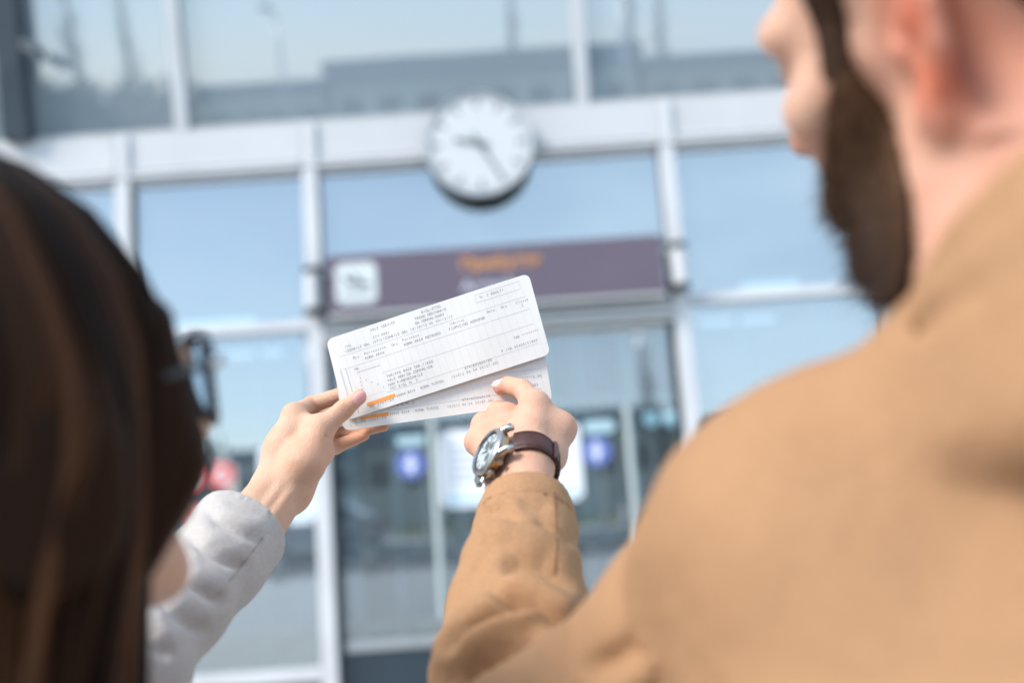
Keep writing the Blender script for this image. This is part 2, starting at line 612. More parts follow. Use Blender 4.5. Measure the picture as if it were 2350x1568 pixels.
# ------------------------------------------------------------------ organic surfaces: distance fields meshed by surface nets
class Field:
    def __init__(self, lo, hi, h):
        self.h = h
        self.lo = np.asarray(lo, float)
        n = np.ceil((np.asarray(hi, float) - self.lo) / h).astype(int) + 1
        self.ax = [(self.lo[i] + np.arange(n[i]) * h).astype(np.float32) for i in range(3)]
        self.D = np.full(n, 50.0, np.float32)

    def _sl(self, lo, hi):
        s = []
        for i in range(3):
            a = int(np.searchsorted(self.ax[i], lo[i]))
            b = int(np.searchsorted(self.ax[i], hi[i]))
            s.append(slice(a, max(a, b)))
        return tuple(s)

    def _pts(self, s):
        return self.ax[0][s[0]][:, None, None], self.ax[1][s[1]][None, :, None], self.ax[2][s[2]][None, None, :]

    def _comb(self, s, d, k, op):
        D = self.D[s]
        if op == 'sub':
            d = -d
            if k > 0:
                hh = np.maximum(k - np.abs(D - d), 0) / k
                self.D[s] = np.maximum(D, d) + hh * hh * k * 0.25
            else:
                self.D[s] = np.maximum(D, d)
        else:
            if k > 0:
                hh = np.maximum(k - np.abs(D - d), 0) / k
                self.D[s] = np.minimum(D, d) - hh * hh * k * 0.25
            else:
                self.D[s] = np.minimum(D, d)

    def cone(self, a, b, ra, rb, k=0.0, op='add'):
        a = np.asarray(a, float)
        b = np.asarray(b, float)
        pad = max(ra, rb) + k + 3 * self.h + 0.6
        s = self._sl(np.minimum(a, b) - pad, np.maximum(a, b) + pad)
        x, y, z = self._pts(s)
        if 0 in (x.size, y.size, z.size):
            return self
        ab = b - a
        L2 = float(ab @ ab) + 1e-9
        t = ((x - a[0]) * ab[0] + (y - a[1]) * ab[1] + (z - a[2]) * ab[2]) / L2
        t = np.clip(t, 0, 1).astype(np.float32)
        d = np.sqrt((x - a[0] - t * ab[0]) ** 2 + (y - a[1] - t * ab[1]) ** 2 + (z - a[2] - t * ab[2]) ** 2) - (ra + (rb - ra) * t)
        self._comb(s, d.astype(np.float32), k, op)
        return self

    def chain(self, pts, radii, k=0.0, op='add'):
        for i in range(len(pts) - 1):
            self.cone(pts[i], pts[i + 1], radii[i], radii[i + 1], k, op)
        return self

    def ell(self, c, r, Mx=None, k=0.0, op='add'):
        c = np.asarray(c, float)
        r = np.asarray(r, float)
        Mx = np.eye(3) if Mx is None else np.asarray(Mx, float)      # columns = local axes in world
        pad = r.max() + k + 3 * self.h + 0.6
        s = self._sl(c - pad, c + pad)
        x, y, z = self._pts(s)
        if 0 in (x.size, y.size, z.size):
            return self
        x, y, z = x - c[0], y - c[1], z - c[2]
        q = [(x * Mx[0, i] + y * Mx[1, i] + z * Mx[2, i]) / r[i] for i in range(3)]
        k0 = np.sqrt(q[0] ** 2 + q[1] ** 2 + q[2] ** 2)
        k1 = np.sqrt((q[0] / r[0]) ** 2 + (q[1] / r[1]) ** 2 + (q[2] / r[2]) ** 2) + 1e-6
        self._comb(s, (k0 * (k0 - 1) / k1).astype(np.float32), k, op)
        return self

    def cut(self, c, n, k=0.0):
        """keep the side where (p - c).n < 0"""
        n = unit(n)
        x, y, z = self._pts((slice(None),) * 3)
        d = ((x - c[0]) * n[0] + (y - c[1]) * n[1] + (z - c[2]) * n[2]).astype(np.float32)
        self._comb((slice(None),) * 3, -d, k, 'sub')
        return self

    def at(self, P):
        """nearest sample (cm)"""
        idx = [np.clip(np.rint((P[:, i] - self.lo[i]) / self.h).astype(int), 0, self.D.shape[i] - 1) for i in range(3)]
        return self.D[idx[0], idx[1], idx[2]]

    def mesh(self, relax=1):
        D = self.D
        S = D < 0
        nx, ny, nz = [n - 1 for n in D.shape]
        cnt = np.zeros((nx, ny, nz), np.uint8)
        for i in (0, 1):
            for j in (0, 1):
                for k in (0, 1):
                    cnt += S[i:nx + i, j:ny + j, k:nz + k]
        act = (cnt > 0) & (cnt < 8)
        ids = np.argwhere(act)
        idx = np.full(act.shape, -1, np.int64)
        idx[act] = np.arange(len(ids))
        acc = np.zeros((len(ids), 3))
        num = np.zeros(len(ids))
        corner = [(i, j, k) for i in (0, 1) for j in (0, 1) for k in (0, 1)]
        vals = {c: D[ids[:, 0] + c[0], ids[:, 1] + c[1], ids[:, 2] + c[2]].astype(float) for c in corner}
        for c in corner:
            for a in range(3):
                if c[a] == 0:
                    e = list(c)
                    e[a] = 1
                    v0, v1 = vals[c], vals[tuple(e)]
                    m = (v0 < 0) != (v1 < 0)
                    t = np.where(m, v0 / np.where(np.abs(v0 - v1) < 1e-9, 1e-9, v0 - v1), 0)
                    p = np.tile(np.array(c, float), (len(ids), 1))
                    p[:, a] += t
                    acc += p * m[:, None]
                    num += m
        V = self.lo + (ids + acc / np.maximum(num, 1)[:, None]) * self.h
        F = []
        for a in range(3):
            b, c = (a + 1) % 3, (a + 2) % 3
            sl0 = [slice(None)] * 3
            sl1 = [slice(None)] * 3
            sl0[a] = slice(0, -1)
            sl1[a] = slice(1, None)
            s0, s1 = S[tuple(sl0)], S[tuple(sl1)]
            ch = s0 != s1
            e = np.argwhere(ch)
            ok = (e[:, b] > 0) & (e[:, c] > 0) & (e[:, b] < D.shape[b] - 1) & (e[:, c] < D.shape[c] - 1)
            e = e[ok]
            if not len(e):
                continue
            ins = s0[e[:, 0], e[:, 1], e[:, 2]]
            q = []
            for db, dc in ((-1, -1), (0, -1), (0, 0), (-1, 0)):
                g = e.copy()
                g[:, b] += db
                g[:, c] += dc
                q.append(idx[g[:, 0], g[:, 1], g[:, 2]])
            q = np.stack(q, 1)
            q[~ins] = q[~ins][:, ::-1]
            F.append(q)
        F = np.concatenate(F)
        F = F[(F >= 0).all(1)]
        for _ in range(relax):
            nsum = np.zeros_like(V)
            nn = np.zeros(len(V))
            for i in range(4):
                u, w = F[:, i], F[:, (i + 1) % 4]
                np.add.at(nsum, u, V[w])
                np.add.at(nn, u, 1)
                np.add.at(nsum, w, V[u])
                np.add.at(nn, w, 1)
            V = V * 0.5 + 0.5 * nsum / np.maximum(nn, 1)[:, None]
        return V, F


def field_obj(name, parts, mat, parent=None, origin=None, tint=None):
    """parts = list of (V cm, F); joined as one smooth mesh; tint(V) -> (n, 3)"""
    V, F, n = [], [], 0
    for v, f in parts:
        V.append(v)
        F.append(f + n)
        n += len(v)
    V = np.concatenate(V)
    F = np.concatenate(F)
    if origin is None:
        origin = world_loc(parent) if parent else Vector((0, 0, 0))
    me = bpy.data.meshes.new(name)
    me.vertices.add(len(V))
    me.vertices.foreach_set('co', (V / 100 - np.array(origin)).astype(np.float32).ravel())
    me.loops.add(F.size)
    me.loops.foreach_set('vertex_index', F.astype(np.int32).ravel())
    me.polygons.add(len(F))
    me.polygons.foreach_set('loop_start', np.arange(0, F.size, 4, dtype=np.int32))
    me.polygons.foreach_set('use_smooth', np.ones(len(F), bool))
    me.update(calc_edges=True)
    me.validate()
    if tint is not None:
        ca = me.color_attributes.new('tint', 'FLOAT_COLOR', 'POINT')
        t = np.zeros((len(V), 4), np.float32)
        t[:, :3] = tint(V)
        t[:, 3] = 1
        ca.data.foreach_set('color', t.ravel())
    me.materials.append(mat)
    o = bpy.data.objects.new(name, me)
    COL.objects.link(o)
    if parent:
        o.parent = parent
        o.location = Vector(origin) - world_loc(parent)
    else:
        o.location = origin
    return o


def spots(V, lst):
    """soft blotches: lst of (centre, radius, amount)"""
    out = np.zeros(len(V))
    for c, r, a in lst:
        d = np.linalg.norm(V - np.asarray(c), axis=1) / r
        out = np.maximum(out, a * np.exp(-d * d * 1.2))
    return out

#PART2
# ================================================================== THE SETTING
FY = 7.2                                   # street face of the terminal


def sheet(name, x0, x1, y0, y1, z, mat, nx=1, ny=1):
    V = [(x0 + (x1 - x0) * i / nx, y0 + (y1 - y0) * j / ny, z) for j in range(ny + 1) for i in range(nx + 1)]
    F = [(j * (nx + 1) + i, j * (nx + 1) + i + 1, (j + 1) * (nx + 1) + i + 1, (j + 1) * (nx + 1) + i) for j in range(ny) for i in range(nx)]
    o = mesh_obj(name, V, F, mat, origin=(0, 0, z))
    return tag(o, kind='structure')


sheet('ground', -700, 700, -900, 700, -0.13, M['grass'])
road = sheet('road', -300, 300, -16.0, -5.5, -0.12, M['asphalt'])
v, f = box_vf(-300, 300, -5.5, FY + 0.2, -0.125, 0.0)
pv = tag(mesh_obj('pavement', v, f, M['pavement'], origin=(0, 0, 0)), kind='structure')
parts = []
for i in range(-14, 15):
    parts.append(box_vf(i * 1.0, i * 1.0 + 0.985, -5.75, -5.52, -0.125, 0.004, 0.01))
mesh_obj('kerb', *merge(parts), M['kerb'], pv)
# paving slabs near the doors, each its own piece
slab_v, slab_f = box_vf(0, 0.59, 0, 0.59, 0, 0.022, 0.004)
slab_me = None
for j in range(8):
    for i in range(12):
        x, y = -3.6 + i * 0.6, 2.35 + j * 0.6
        if slab_me is None:
            so = mesh_obj('paving_slab', slab_v + np.array([x, y, 0.0]), slab_f, M['kerb'], pv, origin=(x, y, 0.0))
            slab_me = so.data
        else:
            so = bpy.data.objects.new('paving_slab', slab_me)
            COL.objects.link(so)
            so.parent = pv
            so.location = (x, y, 0.003 * ((i * 7 + j * 3) % 3) / 3)
v, f = box_vf(-300, 300, -19.0, -16.0, -0.125, 0.0)
tag(mesh_obj('pavement_far', v, f, M['pavement'], origin=(0, -17, 0)), kind='structure')
for i in range(-6, 7):
    o = mesh_obj('road_marking', *box_vf(i * 5.0, i * 5.0 + 2.4, -10.8, -10.66, -0.119, -0.114), M['paint'], road)

# ---- terminal building
bld = empty('terminal_building', (0, FY, 0), 'white framed glass terminal front with tilted upper windows and blue panels', 'building')
MUL = [-6.82, -5.46, -4.09, -2.72, -1.335, 1.32, 2.90, 4.27, 5.64, 7.01]
zT, zB0, zB1 = 2.75, 3.93, 4.28
for x in MUL:
    w = 0.056 if x != 2.90 else 0.095
    mu = box('mullion', x - w, x + w, FY - 0.09, FY + 0.10, 0.0, zB0 - 0.001, M['white_alu'], bld, 0.008)
    for sx in (-1, 1):
        box('gasket', x + sx * (w + 0.004) - 0.004, x + sx * (w + 0.004) + 0.004, FY - 0.03, FY + 0.06, 0.02, zB0 - 0.02, M['gasket'], mu)
for a, b in zip(MUL[:-1], MUL[1:]):
    wa = 0.056 if a != 2.90 else 0.095
    wb = 0.056 if b != 2.90 else 0.095
    x0, x1 = a + wa + 0.009, b - wb - 0.009
    big = (a == -1.335)
    # transom, two stepped profiles
    tr = box('transom', x0, x1, FY - 0.06, FY + 0.08, zT - 0.035, zT + 0.04, M['white_alu'] if not big else M['grey_alu'], bld, 0.006)
    box('drip_lip', x0, x1, FY - 0.085, FY - 0.061, zT - 0.030, zT - 0.012, M['white_alu'], tr)
    # blue coated window above
    pn = box('window_pane', x0, x1, FY + 0.0, FY + 0.024, zT + 0.041, zB0 - 0.045, M['side_glass'], bld)
    box('top_bead', x0, x1, FY - 0.035, FY + 0.05, zB0 - 0.044, zB0 - 0.001, M['white_alu'], pn)
    if not big:
        box('window_pane', x0, x1, FY + 0.0, FY + 0.024, 0.34, zT - 0.036, M['side_glass'], bld)
        box('sill_rail', x0, x1, FY - 0.06, FY + 0.08, 0.25, 0.339, M['white_alu'], bld, 0.006)
        box('kick_panel', x0, x1, FY - 0.02, FY + 0.03, 0.02, 0.249, M['kick'], bld)
# fascia panels: each between the seams that run on above the mullions
fx = [-8.2] + MUL + [8.4]
for a, b in zip(fx[:-1], fx[1:]):
    fp = box('fascia_panel', a + 0.062, b - 0.062, FY - 0.075, FY + 0.10, zB0, zB1, M['fascia'], bld, 0.006)
    box('fascia_bead', a + 0.064, b - 0.064, FY - 0.105, FY - 0.0755, zB0 + 0.004, zB0 + 0.035, M['white_alu'], fp, 0.006)
    box('fascia_bead', a + 0.064, b - 0.064, FY - 0.092, FY - 0.0756, zB0 + 0.055, zB0 + 0.072, M['white_alu'], fp, 0.004)
for x in MUL:
    sc_ = box('fascia_cover_strip', x - 0.060, x + 0.060, FY - 0.100, FY + 0.09, zB0 + 0.0, zB1 - 0.002, M['white_alu'], bld, 0.008)
    box('joint_line', x - 0.052, x - 0.046, FY - 0.106, FY - 0.0995, zB0 + 0.01, zB1 - 0.02, M['grey_alu'], sc_)
    box('joint_line', x + 0.046, x + 0.052, FY - 0.106, FY - 0.0995, zB0 + 0.01, zB1 - 0.02, M['grey_alu'], sc_)

# upper storey: glass leaning out over the street
TILT = rad(11.8)


def lean(v):
    v = np.array(v, float)
    dz = v[:, 2] - zB1
    dy = v[:, 1] - FY
    v[:, 1] = FY + dy * math.cos(TILT) - dz * math.sin(TILT)
    v[:, 2] = zB1 + dz * math.cos(TILT) + dy * math.sin(TILT)
    return v


UP = [-8.30, -5.29, -2.275, 0.735, 3.745, 6.755]
for x in UP:
    box('upper_mullion', x - 0.050, x + 0.050, FY - 0.07, FY + 0.08, zB1 + 0.01, zB1 + 3.2, M['white_alu'], bld, 0.008, lean)
for a, b in zip(UP[:-1], UP[1:]):
    pn = box('upper_window_pane', a + 0.051, b - 0.051, FY + 0.0, FY + 0.024, zB1 + 0.045, zB1 + 3.15, M['upper_glass'], bld, 0, lean)
    box('sill_bead', a + 0.052, b - 0.052, FY - 0.05, FY + 0.06, zB1 + 0.004, zB1 + 0.044, M['grey_alu'], pn, 0.004, lean)
fin = box('dark_fin', -3.565, -3.375, FY - 0.16, FY - 0.03, zB1 + 0.012, zB1 + 3.1, M['dark_steel'], bld, 0.012, lean)
fb = np.array([[-3.25, FY - 0.22, zB1 + 0.66]])
fl = empty('floodlight', tuple(lean(fb)[0]), 'small dark floodlight on an arm beside the dark upright at the upper windows', 'floodlight')
fo = lean(fb)[0]
mesh_obj('arm', *tube_vf([fo + [-0.125, 0.05, 0.02], fo + [-0.05, 0.0, 0.03], fo], 0.014, 10), M['dark_steel'], fl, smooth=True, sharp=60)
fa_ = rad(-32)
fX, fYv, fZ = np.array([math.cos(fa_), 0, math.sin(fa_)]), np.array([0, 1., 0]), np.array([-math.sin(fa_), 0, math.cos(fa_)])
mesh_obj('housing', *local_box(fo, fX, fYv, fZ, -0.07, 0.075, -0.05, 0.05, -0.03, 0.03, 0.01), M['dark_steel'], fl)
mesh_obj('lens', *local_box(fo, fX, fYv, fZ, -0.06, 0.065, -0.042, 0.042, -0.034, -0.0305), M['lamp_clear'], fl)
box('roof', -9.5, 9.5, FY - 1.0, FY + 12, zB1 + 3.35, zB1 + 3.75, M['white_alu'], bld, 0.02)
box('side_wall', -9.2, -9.0, FY + 0.3, FY + 11.5, 0, zB1 + 3.34, M['wall_pale'], bld)
box('side_wall', 9.0, 9.2, FY + 0.3, FY + 11.5, 0, zB1 + 3.34, M['wall_pale'], bld)
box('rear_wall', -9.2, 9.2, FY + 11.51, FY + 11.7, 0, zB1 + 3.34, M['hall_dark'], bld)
box('hall_ceiling', -8.99, 8.99, FY + 0.12, FY + 11.5, zB0 + 0.02, zB0 + 0.2, M['hall_ceiling'], bld)
box('hall_floor', -8.99, 8.99, FY + 0.21, FY + 11.5, -0.06, 0.004, M['hall_floor'], bld)
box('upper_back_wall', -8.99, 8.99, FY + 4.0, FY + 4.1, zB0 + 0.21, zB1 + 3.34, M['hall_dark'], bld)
for x in (-5.6, -2.4, 0.9, 3.8):
    c = mesh_obj('hall_column', *tube_vf([(x, FY + 4.5, 0.005), (x, FY + 4.5, zB0 + 0.01)], 0.2, 20), M['hall_column'], bld, smooth=True, sharp=40)

for x in (-6.5, -3.9, -1.3, 1.3, 3.9, 6.5):
    for y in (6.0, 9.0):
        box('hall_fill_panel', x - 0.6, x + 0.6, FY + y - 0.12, FY + y + 0.12, zB0 - 0.03, zB0 + 0.018, M['fill_glow'], bld)  # unseen glowing panels, added to brighten the hall and lobby posts

# double entrance door: header box and two glazed leaves
dh = box('door_header', -1.27, 1.255, FY - 0.10, FY + 0.06, 2.60, 2.713, M['grey_alu'], bld, 0.008)
box('header_groove', -1.25, 1.235, FY - 0.106, FY - 0.0995, 2.638, 2.650, M['gasket'], dh)


def leaf(x0, x1, xs):
    d = empty('door', (0, 0, 0), parent=bld)
    y0, y1 = FY - 0.02, FY + 0.03
    box('stile', x0, x0 + 0.035, y0, y1, 0.012, 2.595, M['dark_steel'] if x0 < -1 else M['grey_alu'], d, 0.004)
    box('stile', x1 - 0.035, x1, y0, y1, 0.012, 2.595, M['dark_steel'] if x1 > 1 else M['grey_alu'], d, 0.004)
    box('top_rail', x0 + 0.036, x1 - 0.036, y0, y1, 2.56, 2.594, M['grey_alu'], d, 0.004)
    box('pane', x0 + 0.036, x1 - 0.036, FY - 0.004, FY + 0.008, 0.49, 2.559, M['door_glass'], d)
    box('kick_rail', x0 + 0.036, x1 - 0.036, y0 - 0.01, y1, 0.425, 0.489, M['steel'], d, 0.008)
    box('kick_panel', x0 + 0.036, x1 - 0.036, y0 + 0.004, y1 - 0.004, 0.02, 0.424, M['kick'], d)
    # pale vertical pull bar with two stand-offs
    hb = mesh_obj('pull_bar', *tube_vf([(xs, FY - 0.08, 0.62), (xs, FY - 0.08, 2.0)], 0.026, 14), M['pull'], d, smooth=True, sharp=50)
    for z in (0.8, 1.9):
        mesh_obj('stand_off', *tube_vf([(xs, FY - 0.079, z), (xs, FY - 0.003, z)], 0.012, 10), M['steel'], d, smooth=True, sharp=50)
    return d


leaf(-1.262, -0.006, -0.535)
leaf(0.006, 1.248, 0.86)

# ---- brackets (parts of the building) that hold the name board
for x in (-1.335, 1.32):
    bt = mesh_obj('bracket_tube', *tube_vf([(x, FY - 0.16, 2.84), (x, FY - 0.16, 3.12)], 0.055, 18), M['white_alu'], bld, smooth=True, sharp=40)
    for z in (2.83, 3.13):
        mesh_obj('bracket_clamp', *tube_vf([(x, FY - 0.16, z - 0.022), (x, FY - 0.16, z + 0.022)], 0.062, 18), M['gasket'], bt, smooth=True, sharp=40)
        box('bracket_arm', x - 0.02, x + 0.02, FY - 0.105, FY - 0.088, z - 0.02, z + 0.02, M['gasket'], bt)

# ---- entrance sign
SY = FY - 0.21
sign = empty('entrance_sign', (0, SY, 2.79), 'long purple entrance sign with white pictogram and orange lettering above the door', 'sign')
box('sign_panel', -1.215, 1.195, SY, SY + 0.055, 2.795, 3.215, M['sign'], sign, 0.006)
box('lower_rail', -1.215, 1.195, SY + 0.005, SY + 0.06, 2.768, 2.794, M['grey_alu'], sign)
for x in (-1.335, 1.32):
    s_ = -1 if x < 0 else 1
    xa, xb = (x + 0.064, -1.216) if x < 0 else (1.196, x - 0.064)
    for z in (2.83, 3.15):
        box('mounting_arm', xa, xb, SY + 0.015, SY + 0.045, z - 0.016, z + 0.016, M['gasket'], sign)
v, f = box_vf(-1.155, -0.862, SY - 0.006, SY - 0.001, 2.855, 3.155, 0)
bm = bmesh.new()
bmesh.ops.create_cube(bm, size=1)
for q in bm.verts:
    q.co = Vector((-1.008 + q.co.x * 0.293, SY - 0.0035 + q.co.y * 0.005, 3.005 + q.co.z * 0.30))
bmesh.ops.bevel(bm, geom=[e for e in bm.edges if abs(e.verts[0].co.y - e.verts[1].co.y) > 0.001], offset=0.025, segments=5, affect='EDGES')
bm.verts.index_update()
pv_ = [tuple(q.co) for q in bm.verts]
pf_ = [tuple(q.index for q in fa.verts) for fa in bm.faces]
bm.free()
pic = mesh_obj('pictogram_plate', pv_, pf_, M['pict_white'], sign)
# descending aeroplane and ground line
pl = [(-0.095, 0.045), (-0.070, 0.052), (-0.050, 0.020), (0.000, 0.008), (-0.035, 0.060), (-0.012, 0.062), (0.040, 0.000),
      (0.085, -0.010), (0.108, -0.026), (0.095, -0.040), (0.040, -0.036), (-0.060, -0.010), (-0.078, 0.005)]
ox, oz = -1.008, 3.015
V = [(ox + a, SY - 0.0075, oz + b) for a, b in pl] + [(ox + a, SY - 0.0065, oz + b) for a, b in pl]
n = len(pl)
mesh_obj('aeroplane_symbol', V, [tuple(range(n))] + [(i, (i + 1) % n, n + (i + 1) % n, n + i) for i in range(n)], M['pict_dark'], pic)
box('ground_line', ox - 0.1, ox + 0.1, SY - 0.0075, SY - 0.0065, oz - 0.088, oz - 0.072, M['pict_dark'], pic)


def sign_text(s, x, z, size, mat, name):
    v, f = glyph(s)
    w = np.stack([x + v[:, 0] * size, np.full(len(v), SY - 0.004), z + v[:, 1] * size], 1)
    o = mesh_obj(name, w, f, mat, sign)
    return o


sign_text('Прибуття', -0.262, 3.045, 0.128, M['orange'], 'lettering')
sign_text('Arrivals', -0.262, 2.885, 0.128, M['sign_grey'], 'lettering')

# ---- station clock, standing off the fascia
CX, CY, CZ, CR = -0.066, FY - 0.22, 3.982, 0.392
clk = empty('wall_clock', (CX, FY - 0.12, CZ), 'round white clock with black rim side and grey hands over the entrance', 'clock')
kx, ky, kz = (1, 0, 0), (0, 0, 1), (0, -1, 0)
co = np.array([CX, CY, CZ])
mesh_obj('case', *lathe_vf([(0, -0.085), (CR * 0.95, -0.085), (CR, -0.07), (CR, -0.008), (CR - 0.006, 0.0), (CR - 0.02, 0.002)], 72, co, kx, ky, kz), M['clock_black'], clk, smooth=True, sharp=40)
mesh_obj('rim', *lathe_vf([(CR + 0.001, -0.05), (CR + 0.004, 0.0), (CR - 0.004, 0.012), (CR - 0.018, 0.008), (CR - 0.020, 0.0)], 72, co, kx, ky, kz), M['clock_rim'], clk, smooth=True, sharp=60)
mesh_obj('dial', *lathe_vf([(CR - 0.0195, -0.004), (0, -0.004)], 72, co, kx, ky, kz), M['clock_white'], clk)
for k in range(60):
    a = 2 * math.pi * k / 60
    big = k % 5 == 0
    L, w = (0.085, 0.022) if big else (0.028, 0.007)
    r1 = CR - 0.034
    X = np.array([math.cos(a), 0, -math.sin(a)])
    Z = np.array([math.sin(a), 0, math.cos(a)])
    mesh_obj('hour_mark' if big else 'minute_mark', *local_box(co + np.array([0, 0.0, 0]), X, np.array([0, -1.0, 0]), Z, -w / 2, w / 2, -0.0035, -0.0018, r1 - L, r1), M['mark'], clk)


def hand(name, ang, l0, l1, w0, w1, y):
    a = rad(ang)
    X = np.array([math.cos(a), 0, -math.sin(a)])
    Z = np.array([math.sin(a), 0, math.cos(a)])
    Y = np.array([0, -1.0, 0])
    pts = [(-w0 / 2, l0), (w0 / 2, l0), (w1 / 2, l1), (-w1 / 2, l1)]
    V = [co + X * p[0] + Z * p[1] + Y * y for p in pts] + [co + X * p[0] + Z * p[1] + Y * (y + 0.003) for p in pts]
    mesh_obj(name, V, [(3, 2, 1, 0), (4, 5, 6, 7), (0, 1, 5, 4), (1, 2, 6, 5), (2, 3, 7, 6), (3, 0, 4, 7)], M['mark'], clk)


hand('hour_hand', 282.5, -0.07, 0.185, 0.034, 0.024, 0.004)
hand('minute_hand', 150.0, -0.08, 0.29, 0.026, 0.016, 0.010)
mesh_obj('hub', *lathe_vf([(0.02, 0.002), (0.02, 0.016), (0, 0.016)], 20, co, kx, ky, kz), M['mark'], clk)
for sx in (-0.16, 0.16):
    mesh_obj('wall_bracket', *tube_vf([(CX + sx, CY + 0.084, CZ + 0.08), (CX + sx, FY - 0.076, CZ + 0.08)], 0.025, 12), M['dark_steel'], clk, smooth=True, sharp=50)

# ---- films and notices on the glass
GY = FY - 0.0045


def disc_sticker(name, x, z, r, mat, label, cat, group, inner):
    o = np.array([x, FY - 0.0055 if abs(x) < 1.3 else FY - 0.001, z])
    e = empty(name, tuple(o), label, cat, group)
    mesh_obj('disc', *lathe_vf([(0, 0.0), (r, 0.0), (r, 0.0008), (0, 0.0008)], 40, o, kx, ky, kz), mat, e)
    if inner == 'person':
        mesh_obj('head_mark', *lathe_vf([(0, 0.0015), (r * 0.2, 0.0015), (r * 0.2, 0.001)], 20, o + np.array([0, 0, r * 0.42]), kx, ky, kz), M['white_film'], e)
        pts = [(-0.34, 0.14), (0.34, 0.14), (0.30, -0.22), (0.16, -0.22), (0.13, -0.62), (-0.13, -0.62), (-0.16, -0.22), (-0.30, -0.22)]
        V = [o + np.array([a * r, -0.0014, b * r]) for a, b in pts]
        mesh_obj('body_mark', V, [tuple(range(len(pts)))], M['white_film'], e)
    else:
        mesh_obj('white_field', *lathe_vf([(0, 0.0013), (r * 0.62, 0.0013), (r * 0.62, 0.001)], 30, o, kx, ky, kz), M['pict_white'], e)
        mesh_obj('symbol', *local_box(o, np.array([1., 0, 0]), np.array([0, -1., 0]), np.array([0, 0, 1.]), -r * .42, r * .42, 0.0014, 0.002, -r * .12, r * .12), M['red_film'], e)
        a = rad(45)
        mesh_obj('bar', *local_box(o, np.array([math.cos(a), 0, math.sin(a)]), np.array([0, -1., 0]), np.array([-math.sin(a), 0, math.cos(a)]), -r * .7, r * .7, 0.0021, 0.0026, -r * .1, r * .1), M['red_film'], e)
    return e


disc_sticker('round_sticker', -0.712, 1.70, 0.105, M['blue_film'], 'blue round sticker with white figure beside the wide white board, nearer the red stickers', 'sticker', 'blue door stickers', 'person')
disc_sticker('round_sticker', 0.626, 1.70, 0.105, M['blue_film'], 'blue round sticker with white figure under a pale strip, beside the watch strap', 'sticker', 'blue door stickers', 'person')
disc_sticker('round_sticker', -2.070, 1.715, 0.095, M['red_film'], 'red round prohibition sticker on glass just above the pale cuff', 'sticker', 'red glass stickers', 'ban')
disc_sticker('round_sticker', -2.290, 1.712, 0.095, M['red_film'], 'red round prohibition sticker half hidden by the dark hair', 'sticker', 'red glass stickers', 'ban')
disc_sticker('round_sticker', -2.285, 1.44, 0.085, M['red_film'], 'lowest red round sticker between the hair and the pale sleeve', 'sticker', 'red glass stickers', 'ban')


def notice(name, x0, x1, z0, z1, label, cat, group, lines, y=None, footer=True, mat=None):
    y = GY - 0.006 if y is None else y
    e = empty(name, ((x0 + x1) / 2, y, z0), label, cat, group)
    bm = bmesh.new()
    bmesh.ops.create_cube(bm, size=1)
    for q in bm.verts:
        q.co = Vector(((x0 + x1) / 2 + q.co.x * (x1 - x0), y + q.co.y * 0.006, (z0 + z1) / 2 + q.co.z * (z1 - z0)))
    bmesh.ops.bevel(bm, geom=[ed for ed in bm.edges if abs(ed.verts[0].co.y - ed.verts[1].co.y) > 0.001], offset=min(0.03, (z1 - z0) * 0.12), segments=4, affect='EDGES')
    bm.verts.index_update()
    mesh_obj('board', [tuple(q.co) for q in bm.verts], [tuple(q.index for q in fa.verts) for fa in bm.faces], mat or M['white_film'], e)
    bm.free()
    rnd = random.Random(int(x0 * 100))
    ps = []
    for (lx0, lx1, lz, h) in lines:
        x = lx0
        while x < lx1:
            w = rnd.uniform(0.02, 0.05)
            ps.append(box_vf(x, min(x + w, lx1), y - 0.0042, y - 0.0032, lz, lz + h))
            x += w + 0.012
    for pp in ps:
        mesh_obj('printed_word', *pp, M['grey_print'], e)
    if footer:
        mesh_obj('footer_band', *box_vf(x0 + 0.03, x1 - 0.03, y - 0.0042, y - 0.0032, z0 + 0.03, z0 + 0.09), M['blue_print'], e)
    return e


notice('notice_board', -0.505, 0.512, 1.365, 1.92, 'wide white notice board on the doors, mostly behind the pointing hand', 'notice', None,
       [(-0.42, -0.2, 1.78 - i * 0.06, 0.025) for i in range(5)] + [(0.0, 0.42, 1.82 - i * 0.06, 0.025) for i in range(5)])
notice('notice_sheet', -1.80, -1.60, 1.62, 1.90, 'small white paper sheet on the glass beside the holding hand', 'notice', None, [(-1.77, -1.63, 1.85 - i * 0.04, 0.015) for i in range(4)], FY - 0.003, False)
notice('notice_sheet', -1.62, -1.405, 1.33, 1.66, 'pale sheet with blue foot on glass below the bare wrist', 'notice', None, [(-1.6, -1.43, 1.60 - i * 0.04, 0.015) for i in range(4)], FY - 0.003, True)
notice('notice_strip', 0.55, 0.77, 1.83, 1.92, 'small pale turquoise strip above the blue sticker beside the watch', 'notice', 'turquoise strips over blue stickers', [(0.58, 0.74, 1.865, 0.02)], None, False, M['cyan_film'])
notice('notice_strip', -0.80, -0.60, 1.83, 1.90, 'small pale turquoise strip above the blue sticker nearer the red stickers', 'notice', 'turquoise strips over blue stickers', [(-0.77, -0.63, 1.855, 0.02)], None, False, M['cyan_film'])

